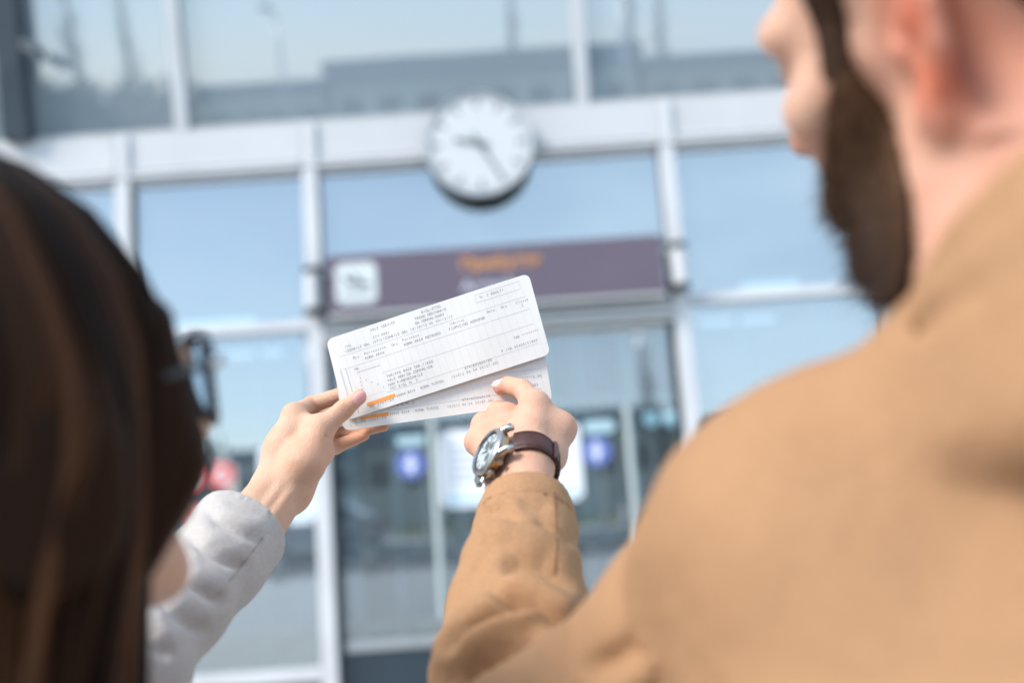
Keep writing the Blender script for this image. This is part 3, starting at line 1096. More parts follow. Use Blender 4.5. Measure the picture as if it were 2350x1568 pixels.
# ---- inner lobby screen behind the doors: slim pale posts, rails, clear panes
lob = empty('lobby_screen', (0, FY + 1.1, 0.004), 'slim framed inner glass screen seen through the entrance doors', 'glass screen')
lx = [-2.6, -2.05, -1.72, -1.30, -0.95, -0.42, -0.15, 0.35, 0.62, 1.02, 1.62, 2.0, 2.7]
for i, x in enumerate(lx):
    w = 0.05 if i % 3 else 0.085
    box('post', x - w / 2, x + w / 2, FY + 1.06, FY + 1.14, 0.006, 2.9, M['lobby'], lob, 0.005)
for z in (0.45, 1.05, 2.15):
    for a, b in zip(lx[:-1], lx[1:]):
        box('rail', a + 0.05, b - 0.05, FY + 1.075, FY + 1.125, z - 0.03, z + 0.03, M['lobby'], lob, 0.004)
for i, (a, b) in enumerate(zip(lx[:-1], lx[1:])):
    if i % 2 == 0:
        box('panel', a + 0.05, b - 0.05, FY + 1.09, FY + 1.11, 0.49, 1.01, M['lobby_panel'], lob)
for x, z, lb in ((-1.62, 1.62, 'dim reddish poster on the inner screen beside the frame bar below the tickets'), (0.2, 1.3, 'pale poster on the inner screen hidden by the pointing arm')):
    po = empty('wall_poster', (x, FY + 1.05, z), lb, 'poster')
    box('sheet', x - 0.16, x + 0.16, FY + 1.048, FY + 1.055, z, z + 0.45, M['poster_red'] if x < 0 else M['white_film'], po)
    box('caption', x - 0.12, x + 0.12, FY + 1.045, FY + 1.0475, z + 0.05, z + 0.12, M['grey_print'], po)

# ---- inside the hall: lamps and counter
for (x, z), lb in zip(((2.05, 2.30), (2.34, 2.28)), ('round lit hall lamp behind the door glass, nearer the door middle', 'round lit hall lamp behind the door glass, close to the frame')):
    y = FY + 7.0
    e = empty('hall_lamp', (x, y, z), lb, 'lamp', 'lit lamps in the hall')
    mesh_obj('globe', *lathe_vf([(0, -0.11), (0.07, -0.09), (0.11, -0.03), (0.11, 0.03), (0.07, 0.09), (0, 0.11)], 20, (x, y, z)), M['lamp_glow'], e, smooth=True)
    mesh_obj('cord', *tube_vf([(x, y, z + 0.1), (x, y, zB0 + 0.02)], 0.008, 6), M['gasket'], e)
cn = empty('service_counter', (-0.4, FY + 3.6, 0.004), 'grey service counter inside the hall behind the doors', 'counter')
box('counter_body', -2.1, 0.3, FY + 3.4, FY + 3.9, 0.006, 1.02, M['hall_column'], cn, 0.01)
box('counter_top', -2.15, 0.35, FY + 3.34, FY + 3.96, 1.021, 1.07, M['white_alu'], cn, 0.01)

# ================================================================== ACROSS THE ROAD (mirrored in the glass)
def low_block(x0, x1, y0, y1, h, roof_h, wall, label, nwin):
    e = empty('low_building', ((x0 + x1) / 2, (y0 + y1) / 2, -0.13), label, 'building')
    box('wall', x0, x1, y0, y1, -0.13, h, wall, e)
    box('roof', x0 - 0.4, x1 + 0.4, y0 - 0.4, y1 + 0.4, h + 0.002, h + roof_h, M['roof_blue'], e, 0.05)
    for i in range(nwin):
        x = x0 + (x1 - x0) * (i + 0.5) / nwin
        w = box('window', x - 0.7, x + 0.7, y1 - 0.05, y1 + 0.03, 1.2, h - 0.8, M['window_dark'], e)
        box('sill', x - 0.8, x + 0.8, y1 + 0.031, y1 + 0.12, 1.1, 1.19, M['kerb'], w)
    return e


low_block(-16.5, -9.5, -52, -46, 3.9, 0.8, M['wall_pale'], 'low pale block with dark blue roof, shortest in the mirrored row', 4)
low_block(-9.0, 9.0, -56, -46, 4.3, 1.35, M['wall_pale'], 'long pale block with thick dark blue roof mirrored above the clock', 8)
low_block(9.6, 26, -54, -46, 4.0, 0.75, M['wall_warm'], 'warm grey block with thin dark roof mirrored beside the bearded face', 7)
low_block(-48, -28, -60, -50, 4.2, 1.0, M['wall_warm'], 'far warm block mirrored behind the bare trees', 7)

fe = empty('boundary_fence', (0, -30, -0.13), 'pale panel fence along the far side of the road', 'fence')
for i in range(-9, 10):
    box('panel', i * 2.5 + 0.06, i * 2.5 + 2.44, -30.03, -29.97, 0.05, 1.75, M['wall_pale'], fe)
    box('post', i * 2.5 - 0.05, i * 2.5 + 0.05, -30.06, -29.94, -0.13, 1.9, M['steel'], fe)


def bare_tree(x, y, h, spread, seed, label):
    rnd = random.Random(seed)
    e = empty('bare_tree', (x, y, -0.13), label, 'tree', 'bare trees across the road')
    tk, br, lf = [], [], []
    base = np.array([x, y, -0.13])
    tk.append(tube_vf([base, base + [0.05 * h * rnd.uniform(-.3, .3), 0, h * 0.5], base + [0, 0, h * 0.96]], [0.022 * h, 0.014 * h, 0.004 * h], 8))
    for i in range(60):
        t = rnd.uniform(0.22, 0.95)
        a = rnd.uniform(0, 6.28)
        L = spread * (1.15 - t) * rnd.uniform(0.6, 1.2) + 0.25
        p = base + [0, 0, h * t]
        q = p + np.array([math.cos(a) * L * 0.5, math.sin(a) * L * 0.5, L * rnd.uniform(0.7, 1.3)])
        br.append(tube_vf([p, (p + q) / 2 + [0, 0, -0.05], q], [0.006 * h * (1.2 - t), 0.004 * h * (1.2 - t), 0.01], 4, False))
        for k in range(9):
            c = p + (q - p) * rnd.uniform(0.3, 1.05) + np.array([rnd.gauss(0, .16), rnd.gauss(0, .16), rnd.gauss(0, .2)])
            d1 = np.array([rnd.gauss(0, 1), rnd.gauss(0, 1), rnd.gauss(0, 1)]) * 0.13
            d2 = np.array([rnd.gauss(0, 1), rnd.gauss(0, 1), rnd.gauss(0, 1)]) * 0.05
            lf.append((np.array([c, c + d1, c + d1 * .5 + d2]), [(0, 1, 2)]))
    mesh_obj('trunk', *merge(tk), M['bark'], e, smooth=True)
    mesh_obj('branches', *merge(br), M['bark'], e)
    mesh_obj('crown', *merge(lf), M['twig'], e)


for i, (x, y, h, sp, lb) in enumerate(((-23.6, -46, 11.5, 2.0, 'tall slim bare tree mirrored in the window beside the dark upright'),
                                       (-20.6, -46, 11.0, 1.9, 'tall slim bare tree mirrored nearest the upper frame bar'),
                                       (-29.5, -48, 9.5, 2.8, 'broad bare tree mirrored behind the dark upright'),
                                       (2.3, -60, 11.5, 1.5, 'single thin tree mirrored above the clock'),
                                       (10.4, -58, 11.2, 1.5, 'thin tree mirrored between frame bar and forehead, first of two'),
                                       (12.6, -58, 11.6, 1.5, 'thin tree mirrored between frame bar and forehead, second of two'))):
    bare_tree(x, y, h, sp, 11 + i, lb)


def hedge(x0, x1, y, h, seed):
    rnd = random.Random(seed)
    e = empty('dark_hedge', ((x0 + x1) / 2, y, -0.13), 'dark overgrown hedge mirrored low in the window by the dark upright', 'hedge')
    lf, br = [], []
    for i in range(2600):
        c = np.array([rnd.uniform(x0, x1), y + rnd.uniform(-1.2, 1.2), rnd.uniform(0, h) * (0.8 + 0.25 * math.sin(rnd.uniform(0, 6)))])
        d1 = np.array([rnd.gauss(0, 1), rnd.gauss(0, 1), rnd.gauss(0, 1)]) * 0.28
        d2 = np.array([rnd.gauss(0, 1), rnd.gauss(0, 1), rnd.gauss(0, 1)]) * 0.28
        lf.append((np.array([c - d1, c + d1, c + d2]), [(0, 1, 2)]))
    mesh_obj('foliage', *merge(lf), M['twig'], e)
    for i in range(12):
        x = x0 + (x1 - x0) * (i + 0.5) / 12
        br.append(tube_vf([(x, y, -0.13), (x + 0.2, y, h * 0.7)], [0.09, 0.03], 6))
    mesh_obj('stem', *merge(br), M['bark'], e)


hedge(-27, -17, -44.5, 5.2, 3)


def lamp_post(x, y, label):
    e = empty('street_lamp', (x, y, -0.0), label, 'street lamp', 'street lamps across the road')
    mesh_obj('pole', *tube_vf([(x, y, -0.0), (x, y, 4.5), (x, y, 6.4)], [0.075, 0.06, 0.05], 12), M['steel'], e, smooth=True)
    mesh_obj('arm', *tube_vf([(x, y, 6.39), (x, y + 0.5, 6.7), (x, y + 1.2, 6.75)], 0.035, 8), M['steel'], e, smooth=True)
    mesh_obj('lamp_head', *box_vf(x - 0.14, x + 0.14, y + 1.1, y + 1.7, 6.68, 6.80, 0.03), M['dark_steel'], e)


lamp_post(-6.2, -17.2, 'grey street lamp mirrored in the nearer blue-stickered door')
lamp_post(4.4, -17.2, 'grey street lamp mirrored in the door beside the shoulder')


def flagpole(x, y, h, label):
    e = empty('flagpole', (x, y, 0), label, 'flagpole', 'white poles across the road')
    mesh_obj('pole', *tube_vf([(x, y, 0.05), (x, y, h)], [0.07, 0.045], 12), M['car_white'], e, smooth=True, sharp=50)
    mesh_obj('finial', *lathe_vf([(0, 0.09), (0.06, 0.06), (0.07, 0), (0.04, -0.05), (0, -0.05)], 12, (x, y, h + 0.05)), M['steel'], e, smooth=True)
    mesh_obj('footing', *box_vf(x - 0.2, x + 0.2, y - 0.2, y + 0.2, 0.0, 0.05, 0.01), M['kerb'], e)


for x, lb in ((-7.6, 'white pole mirrored in the side window under the holding hand'), (-2.75, 'white pole mirrored in the door between sticker and board'), (-0.7, 'white pole mirrored near the door middle'), (2.9, 'white pole mirrored in the door past the watch'), (7.9, 'white pole mirrored behind the coat shoulder')):
    flagpole(x, -18.0, 3.4, lb)


def bollard(x, y, label):
    e = empty('bollard', (x, y, 0), label, 'bollard', 'pale bollards along the kerb')
    mesh_obj('post', *lathe_vf([(0, 0.0), (0.11, 0.0), (0.11, 0.72), (0.09, 0.80), (0, 0.83)], 18, (x, y, 0.001)), M['kerb'], e, smooth=True, sharp=40)
    mesh_obj('band', *lathe_vf([(0.112, 0.55), (0.114, 0.57), (0.114, 0.65), (0.112, 0.67)], 18, (x, y, 0.001)), M['dark_steel'], e, smooth=True, sharp=40)


for i in range(7):
    x = -6.3 + i * 1.75
    bollard(x, -5.0, 'pale bollard mirrored low in the glass, %s from the holding hand side' % ('first', 'second', 'third', 'fourth', 'fifth', 'sixth', 'seventh')[i])


def car(x, y, rz, paint, label):
    e = empty('parked_car', (x, y, -0.12), label, 'car', 'cars parked along the kerb')
    c, s = math.cos(rz), math.sin(rz)

    def xf(v):
        v = np.asarray(v, float)
        return np.stack([x + v[:, 0] * c - v[:, 1] * s, y + v[:, 0] * s + v[:, 1] * c, v[:, 2] - 0.12], 1)
    prof = [(-2.1, 0.30), (-2.14, 0.62), (-2.02, 0.86), (-1.15, 0.98), (-0.55, 1.40), (0.1, 1.47), (0.95, 1.42), (1.62, 1.0), (2.02, 0.94), (2.1, 0.6), (2.05, 0.30)]
    V, F = [], []
    ws = [-0.88, -0.80, 0.80, 0.88]
    secs = []
    for yi, w in enumerate((-0.88, -0.82, 0.82, 0.88)):
        ring = []
        for (px, pz) in prof:
            k = 1.0
            ww = w
            if pz > 1.0:
                ww = w * (1 - 0.26 * (pz - 1.0) / 0.47)
            zz = pz if abs(w) < 0.85 else min(pz, 0.30 + (pz - 0.30) * 0.985)
            ring.append(len(V))
            V.append((px, ww, zz))
        secs.append(ring)
    n = len(prof)
    for a_, b_ in zip(secs[:-1], secs[1:]):
        for i in range(n):
            j = (i + 1) % n
            F.append((a_[i], a_[j], b_[j], b_[i]))
    F.append(tuple(secs[0][::-1]))
    F.append(tuple(secs[-1]))
    mesh_obj('body', xf(V), F, paint, e)
    for sy in (-1, 1):
        for (a0, a1, b0, b1) in ((-1.0, -0.05, -0.48, -0.05), (0.02, 1.45, 0.02, 0.92)):
            q = [(a0, 1.03), (a1, 1.03), (b1, 1.38), (b0, 1.38)]
            vv = [(px, sy * (0.885 * (1 - 0.26 * (pz - 1.0) / 0.47) + 0.004), pz) for px, pz in q]
            w = mesh_obj('side_window', xf(vv), [(0, 1, 2, 3) if sy < 0 else (3, 2, 1, 0)], M['car_glass'], e)
        for px in (-1.32, 1.30):
            wv, wf = lathe_vf([(0.0, 0.02), (0.19, 0.03), (0.20, 0.06), (0.31, 0.06), (0.33, 0.03), (0.33, -0.14), (0, -0.14)], 20, (px, sy * 0.85, 0.33), (1, 0, 0), (0, 0, 1), (0, sy, 0))
            wh = mesh_obj('wheel', xf(wv), wf, M['tyre'], e)
            rv, rf = lathe_vf([(0, 0.04), (0.18, 0.05), (0.185, 0.02)], 16, (px, sy * 0.85, 0.33), (1, 0, 0), (0, 0, 1), (0, sy, 0))
            mesh_obj('rim', xf(rv), rf, M['steel'], wh)
        mesh_obj('headlight', xf(box_vf(-2.13, -2.05, sy * 0.62 - 0.16, sy * 0.62 + 0.16, 0.64, 0.78)[0]), box_vf(0, 1, 0, 1, 0, 1)[1], M['lamp_clear'], e)
        mesh_obj('tail_light', xf(box_vf(2.03, 2.10, sy * 0.66 - 0.13, sy * 0.66 + 0.13, 0.70, 0.86)[0]), box_vf(0, 1, 0, 1, 0, 1)[1], M['lamp_red'], e)
    ws_ = [(-1.12, -0.72, 1.02), (-1.12, 0.72, 1.02), (-0.56, 0.62, 1.395), (-0.56, -0.62, 1.395)]
    mesh_obj('windscreen', xf([(a_ - 0.015, b_, c_ + 0.012) for a_, b_, c_ in ws_]), [(0, 1, 2, 3)], M['car_glass'], e)
    return e


car(5.0, -12.6, 0.0, M['car_white'], 'white car parked across the road, mirrored in the door by the shoulder')
car(-5.6, -14.2, 0.02, M['car_silver'], 'silver car parked across the road, mirrored in the door near the holding hand')
car(-13.5, -14.0, 0.0, M['car_dark'], 'dark car parked across the road, mirrored below the red stickers')
car(11.5, -14.2, math.pi, M['car_dark'], 'dark car parked across the road behind the coat shoulder')

#PART3
# ================================================================== PEOPLE
M['skin_w'] = skin_mat('skin_pale', (0.62, 0.38, 0.262), (0.58, 0.21, 0.10), (0.80, 0.40, 0.38))
M['skin_m'] = skin_mat('skin_rosy', (0.62, 0.362, 0.252), (0.58, 0.15, 0.08), (0.74, 0.47, 0.43))
M['camel'] = cloth_mat('camel_wool', (0.385, 0.214, 0.113), 0.26, 420, 0.06, 0.5)
M['pale_wool'] = cloth_mat('pale_grey_wool', (0.455, 0.415, 0.39), 0.18, 420, 0.2, 0.5)
M['camel_seam'] = cloth_mat('camel_seam', (0.22, 0.105, 0.045), 0.2, 600, 0.1)
M['pale_seam'] = cloth_mat('pale_seam', (0.25, 0.22, 0.205), 0.2, 600, 0.1)
M['denim'] = cloth_mat('dark_trousers', (0.03, 0.035, 0.05), 0.2, 900, 0.1)
M['leather'] = pmat('brown_leather', (0.055, 0.014, 0.010), 0.42, 0, 0.25, 90, bump=0.4, bscale=700)
M['shoe'] = pmat('shoe_leather', (0.05, 0.03, 0.02), 0.4)
M['hair_w'] = hair_mat('brown_hair', (0.0065, 0.0026, 0.0014), (0.105, 0.044, 0.020))
M['hair_m'] = hair_mat('dark_hair', (0.009, 0.005, 0.0035), (0.105, 0.052, 0.026), 0.6)
M['frame_black'] = pmat('spectacle_black', (0.012, 0.014, 0.02), 0.25)
M['lens'] = glass_mat('spectacle_lens', 1.15, (1, 1, 1), (0.66, 0.74, 0.82))
M['w_steel'] = pmat('watch_steel', (0.44, 0.43, 0.415), 0.28, 1.0)
M['w_coat_mirrored'] = pmat('watch_coat_mirrored', (0.50, 0.31, 0.16), 0.28, 1.0)  # golden brown of the mirrored coat put into the case colour
M['w_dial'] = pmat('watch_dial', (0.46, 0.50, 0.50), 0.4)
M['w_dark'] = pmat('watch_dark', (0.03, 0.03, 0.035), 0.4)
M['w_glass'] = glass_mat('watch_crystal', 1.6, (1, 1, 1), (0.95, 0.97, 0.98))
M['paper'] = pmat('ticket_paper', (0.775, 0.75, 0.72), 0.55, 0, 0.015, 40)
M['ink'] = pmat('ticket_ink', (0.27, 0.26, 0.275), 0.7)
M['ink_pale'] = pmat('ticket_ink_pale', (0.52, 0.51, 0.54), 0.7)
M['ink_blue'] = pmat('ticket_ink_blue', (0.38, 0.50, 0.58), 0.7)
M['ink_pink'] = pmat('ticket_print_pink', (0.728, 0.695, 0.662), 0.7)
M['marker'] = pmat('orange_marker', (0.95, 0.36, 0.08), 0.6)


def bnd(pts, pad):
    p = np.array(pts)
    return p.min(0) - pad, p.max(0) + pad


# ------------------------------------------------------------------ heads
def head_axes(yaw, pitch, roll):
    """facing away from the photographer, turned left by yaw; columns = front, left, up (world)"""
    F, L, U = np.array([0, 0, 1.]), np.array([-1., 0, 0]), np.array([0, 1., 0])
    c, s = math.cos(rad(yaw)), math.sin(rad(yaw))
    F, L = c * F + s * L, c * L - s * F
    c, s = math.cos(rad(pitch)), math.sin(rad(pitch))
    F, U = c * F - s * U, c * U + s * F
    c, s = math.cos(rad(roll)), math.sin(rad(roll))
    L, U = c * L + s * U, c * U - s * L
    flip = np.diag([1, 1, -1.])
    return np.stack([RM @ flip @ F, RM @ flip @ L, RM @ flip @ U], 1)


def add_head(fd, c, A, s, neck):
    def p(f_, l_, u_):
        return c + A @ (np.array([f_, l_, u_]) * s)
    E = lambda ctr, r, k=1.5, op='add', ax=A: fd.ell(p(*ctr), np.array(r) * s, ax, k * s, op)
    Cn = lambda a, b, ra, rb, k=1.2, op='add': fd.cone(p(*a), p(*b), ra * s, rb * s, k * s, op)
    E((-0.8, 0, 4.2), (9.6, 7.4, 8.6), 0)
    E((3.2, 0, -1.5), (6.3, 6.2, 7.6), 2.5)
    E((5.0, 0, -6.3), (4.1, 3.8, 4.2), 2.2)
    for q in (-1, 1):
        Cn((0.8, 5.4 * q, -4.6), (1.8, 5.2 * q, -6.8), 1.5, 1.5, 2.0)
        Cn((1.8, 5.2 * q, -6.6), (7.6, 1.4 * q, -9.8), 1.4, 1.3, 2.0)
        Cn((7.2, 5.1 * q, -1.3), (3.5, 6.4 * q, -0.6), 1.25, 0.9, 2.2)
        Cn((9.0, 1.2 * q, 3.0), (7.6, 5.2 * q, 2.7), 0.95, 0.9, 1.8)
        E((9.2, 3.2 * q, 1.0), (1.3, 1.9, 1.2), 1.2, 'sub')
        E((8.0, 3.2 * q, 1.0), (1.25, 1.35, 1.2), 0.3)
        Cn((8.4, 2.0 * q, 1.75), (8.2, 4.5 * q, 1.6), 0.28, 0.25, 0.4)
        Cn((8.2, 2.0 * q, -4.2), (7.2, 3.7 * q, -3.0), 1.1, 1.1, 1.8)
    E((7.8, 0, -9.4), (1.8, 2.0, 1.6), 1.8)
    Cn((9.5, 0, 2.6), (11.3, 0, -2.2), 1.0, 1.0, 1.2)
    E((11.5, 0, -2.5), (1.05, 1.0, 0.9), 0.6)
    for q in (-1, 1):
        E((10.0, 1.15 * q, -3.0), (1.0, 0.7, 0.75), 0.5)
        E((10.3, 0.6 * q, -3.75), (0.5, 0.35, 0.4), 0.25, 'sub')
    Cn((9.4, -2.1, -6.0), (9.4, 2.1, -6.0), 0.45, 0.45, 0.9)
    Cn((10.0, -1.1, -5.75), (10.0, 1.1, -5.75), 0.5, 0.5, 0.6)
    Cn((9.9, -1.0, -6.75), (9.9, 1.0, -6.75), 0.55, 0.55, 0.6)
    Cn((10.6, -2.3, -6.25), (10.6, 2.3, -6.25), 0.22, 0.22, 0.3, 'sub')
    # ears: plate leaning out at the back, rim, bowl, lobe
    for q in (-1, 1):
        t = rad(28)
        ax = np.stack([A @ np.array([math.cos(t), -q * math.sin(t), 0]), A @ np.array([math.sin(t), q * math.cos(t), 0]) * 1.0, A @ np.array([0, 0, 1.])], 1)

        def e(a, b, z):          # along the plate (towards the face), out, up
            return np.array([0.3, 7.15 * q, -0.2]) + np.array([math.cos(t), -q * math.sin(t), 0]) * a + np.array([math.sin(t), q * math.cos(t), 0]) * b + np.array([0, 0, z])
        E(e(-1.5, 0.15, 0.3), (1.75, 0.42, 2.9), 0.35, 'add', ax)
        arc = [e(0.4, 0.35, -0.2), e(0.35, 0.5, 1.6), e(-0.5, 0.5, 2.95), e(-1.7, 0.5, 3.2), e(-2.8, 0.5, 2.4), e(-3.1, 0.5, 1.0), e(-2.8, 0.5, -0.6), e(-2.0, 0.45, -2.0), e(-1.1, 0.4, -3.1)]
        for a_, b_ in zip(arc[:-1], arc[1:]):
            Cn(a_, b_, 0.36, 0.36, 0.25)
        E(e(-0.95, 0.3, -2.9), (0.85, 0.45, 0.9), 0.5, 'add', ax)
        E(e(-1.0, 0.75, -0.5), (0.85, 0.5, 1.2), 0.3, 'sub', ax)
        E(e(-1.7, 0.7, 1.9), (0.6, 0.35, 0.7), 0.3, 'sub', ax)
        Cn(e(0.0, 0.45, -0.7), e(-0.25, 0.6, -0.2), 0.38, 0.32, 0.3)
    fd.cone(p(-2.0, 0, -4.5), neck, 6.0 * s, 6.6 * s, 3.0 * s)
    return p


def local_of(fd, c, A, s):
    x, y, z = fd._pts((slice(None),) * 3)
    x, y, z = x - c[0], y - c[1], z - c[2]
    return [((x * A[0, i] + y * A[1, i] + z * A[2, i]) / s).astype(np.float32) for i in range(3)]


def strands(V, F, n, length, r, dirfn, seed, jitter=0.5):
    """short hairs standing on a surface (cm); returns verts, quads"""
    rs = np.random.default_rng(seed)
    fi = rs.integers(0, len(F), n)
    P = V[F[fi]].mean(1)
    N = np.cross(V[F[fi, 1]] - V[F[fi, 0]], V[F[fi, 3]] - V[F[fi, 0]])
    N /= np.linalg.norm(N, axis=1)[:, None] + 1e-9
    T = dirfn(P, N) + rs.normal(size=(n, 3)) * jitter
    T /= np.linalg.norm(T, axis=1)[:, None]
    L = length * rs.uniform(0.5, 1.2, n)[:, None]
    S = np.cross(T, N + 0.01)
    S /= np.linalg.norm(S, axis=1)[:, None] + 1e-9
    a, b = P - S * r - N * 0.1, P + S * r - N * 0.1
    m = P + T * L * 0.6 + N * 0.05
    tip = P + T * L
    VV = np.concatenate([a, b, m + S * r * 0.6, m - S * r * 0.6, tip + S * r * .15, tip - S * r * .15])
    i = np.arange(n)
    FF = np.concatenate([np.stack([i, i + n, i + 2 * n, i + 3 * n], 1), np.stack([i + 3 * n, i + 2 * n, i + 4 * n, i + 5 * n], 1)])
    return VV, FF


# ------------------------------------------------------------------ torso and legs under the clothes (world cm)
def add_body(fd, neck, sl, sr, w, tw, hip_z=92, leg=True):
    T = np.stack([np.array([math.cos(tw), math.sin(tw), 0]), np.array([-math.sin(tw), math.cos(tw), 0]), np.array([0, 0, 1.])], 1)
    nx, ny, nz = neck
    fd.cone(neck, neck - [0, 0, 9], 6.0, 5.6, 1)
    fd.cone(sl, sr, 4.2, 4.2, 1)
    fd.ell((nx, ny, nz - 29), (w * .85, w * 0.5, 18), T, 1.5)
    fd.ell((nx, ny, nz - 48), (w * 0.74, w * 0.5, 18), T, 2)
    fd.ell((nx, ny, hip_z), (w * .9, w * 0.6, 12), T, 3)
    feet = []
    for q in (-1, 1):
        h = np.array([nx, ny, 0]) + T[:, 0] * q * w * 0.5
        fd.cone((h[0], h[1], hip_z - 4), (h[0], h[1], 48), 8.5, 5.8, 3)
        fd.cone((h[0], h[1], 48), (h[0], h[1] - 1, 9), 5.6, 3.6, 2)
        a = np.array([h[0], h[1] - 3, 4.2])
        fd.cone(a, a + T[:, 1] * 15, 3.2, 2.4, 2)
        feet.append(a)
    return T, feet


def shoes(feet, T, parent):
    for a in feet:
        fd = Field(*bnd([a, a + T[:, 1] * 18], 7), 0.5)
        fd.cone(a + [0, 0, 0.3], a + T[:, 1] * 15 + [0, 0, -0.6], 4.1, 3.3, 2)
        fd.cone(a + [0, 0, 2], a + [0, 0, 6], 3.9, 4.2, 2)
        fd.cut((0, 0, 0.6), (0, 0, -1), 0.3)
        field_obj('shoe', [fd.mesh()], M['shoe'], parent)


# ================================================================== MAN with the camel coat
m_head_c = K(21.75, 14.9, 44.7)
m_A = head_axes(33.8, 7.75, -19.2)
m_neck = K(23.2, 1.6, 42.5)
m_SL = K(14.2, -9.2, 44.5)
m_SR = 2 * m_neck - m_SL + np.array([0, 0, -20.0]) + np.array([3, -3, 0])
m_SR[2] = m_SL[2] + 1
m_E = J(1190, 1640, 64)
m_W = J(1195, 1075, 83.5)
wA = unit(m_W - m_E)
wN = cdir(-.82, .52, .22)
wN = unit(wN - wA * (wN @ wA))
wB = np.cross(wN, wA)                  # towards the little finger
m_base = (m_neck[0] / 100, m_neck[1] / 100, 0.0)

# hand
hp = {
    'i': [J(1228, 931, 87.6), J(1199, 894, 90.3), J(1166, 884, 91.9), J(1149, 889, 92.2)],
    'm': [J(1164, 956, 89.0), J(1142, 944, 92.6), J(1172, 978, 93.8), J(1192, 990, 91.8)],
    'r': [J(1114, 977, 89.6), J(1113, 988, 93.0), J(1150, 1013, 93.6), J(1172, 1018, 91.6)],
    'p': [J(1098, 1016, 88.6), J(1104, 1032, 91.6), J(1136, 1048, 92.0), J(1156, 1048, 90.4)],
    't': [J(1258, 1045, 85.5), J(1284, 984, 87.4), J(1268, 962, 90.6), J(1237, 966, 92.2)],
}
fd = Field(*bnd([q for v_ in hp.values() for q in v_] + [m_W + (m_E - m_W) * 0.45], 3.2), 0.11)
for off in (-0.85, 0.85):
    fd.cone(J(1196, 1300, 75.8) + wB * off, m_W + wB * off, 2.6, 2.02, 0.8)
fd.ell(m_W + wB * 1.9 + wN * 1.0 - wA * 1.6, (0.9, 0.9, 0.9), None, 1.2)        # wrist bone
for kf, t_, ra in (('i', -1.5, 1.55), ('m', -0.5, 1.6), ('r', 0.6, 1.6), ('p', 1.5, 1.45)):
    fd.cone(m_W + wB * t_ * 0.8 + wN * 0.1, hp[kf][0], ra, 1.12, 1.2)
fd.cone(m_W - wB * 1.4 - wN * 0.6, hp['t'][0], 1.5, 1.45, 1.2)
fd.cone(hp['t'][0], hp['t'][1], 1.45, 1.18, 1.0)
fd.cone(hp['i'][0], hp['t'][1], 0.95, 0.95, 1.4)
fd.cone((hp['i'][0] + m_W) / 2, hp['t'][1], 1.2, 1.0, 1.4)
for kf, rs in (('i', (1.08, .93, .82, .72)), ('m', (1.08, 1.0, .88, .75)), ('r', (1.05, .95, .82, .72)), ('p', (0.98, .85, .74, .65))):
    fd.ell(hp[kf][0] + wN * 0.15, (1.12, 1.12, 1.12), None, 0.5)
    fd.cone(hp[kf][0], hp[kf][1], rs[0], rs[1], 0.45)
    fd.cone(hp[kf][1], hp[kf][2], rs[1], rs[2], 0.12)
    fd.cone(hp[kf][2], hp[kf][3], rs[2], rs[3], 0.10)
fd.cone(hp['t'][1], hp['t'][2], 1.12, 0.98, 0.3)
fd.cone(hp['t'][2], hp['t'][3], 0.96, 0.76, 0.2)
# extensor tendons and joint creases
for kf in 'imr':
    fd.cone(hp[kf][0] + wN * 0.85 - wA * 0.6, m_W + wN * 1.85 + wA * 3.0 + wB * {'i': -.7, 'm': 0, 'r': .6}[kf], 0.18, 0.14, 0.7)
n_i = unit(hp['i'][3] - hp['i'][2])
up_i = unit(cdir(-.30, .80, .55) - n_i * (cdir(-.30, .80, .55) @ n_i))
nl_x = np.cross(up_i, n_i)
nailc = hp['i'][3] + up_i * 0.50 + n_i * 0.12
fd.ell(nailc, (0.52, 0.62, 0.26), np.stack([nl_x, n_i, up_i], 1), 0.06)
for a_ in (-0.22, 0.0, 0.22):
    c0 = hp['i'][1] + unit(hp['i'][2] - hp['i'][1]) * a_ + up_i * 0.98
    fd.cone(c0 - nl_x * 0.5, c0 + nl_x * 0.5, 0.05, 0.05, 0.12, 'sub')
m_hand = fd.mesh()

# head
fd = Field(*bnd([m_head_c, m_neck], 16), 0.30)
m_p = add_head(fd, m_head_c, m_A, 1.0, m_neck)
m_headfield = fd
m_headmesh = fd.mesh()
# trunk
fd = Field(*bnd([m_neck + [24, 18, 0], m_neck - [24, 18, 0], [m_neck[0], m_neck[1], 0]], 4), 0.9)
m_T, m_feet = add_body(fd, m_neck, m_SL, m_SR, 17.5, rad(-7), 93)
m_trunk = fd.mesh()


def tint_m(V):
    t = np.zeros((len(V), 3))
    ears = [(m_p(-1.2, 8.2 * q, z), 2.4, 1.0) for q in (-1, 1) for z in (-2, 0.5, 2.5)]
    t[:, 0] = spots(V, ears + [(m_p(11.2, 0, -2.6), 1.6, 0.55), (m_p(-3, 5, -8), 5, 0.5), (m_p(-5, 5, -3), 5, 0.5), (m_p(-2.5, 6.5, -1), 3, 0.5),
                               (hp['i'][3], 1.0, 0.4), (hp['i'][1], 1.0, 0.4), (hp['m'][0], 1.0, 0.34), (hp['r'][0], 1.0, 0.34), (hp['p'][0], 1.0, 0.34), (hp['t'][1], 1.4, 0.2), (m_p(10, 0, -6.2), 1.8, 0.5)])
    q = (V - nailc) @ np.stack([nl_x, n_i, up_i], 1)
    t[:, 1] = np.where((q[:, 0] / 0.50) ** 2 + (q[:, 1] / 0.60) ** 2 < 1, np.clip((q[:, 2] + 0.1) * 20, 0, 1), 0)
    return t


man = field_obj('person', [m_hand, m_headmesh, m_trunk], M['skin_m'], origin=m_base, tint=tint_m)
tag(man, 'bearded person in camel coat pointing at the tickets', 'person', 'people checking tickets')

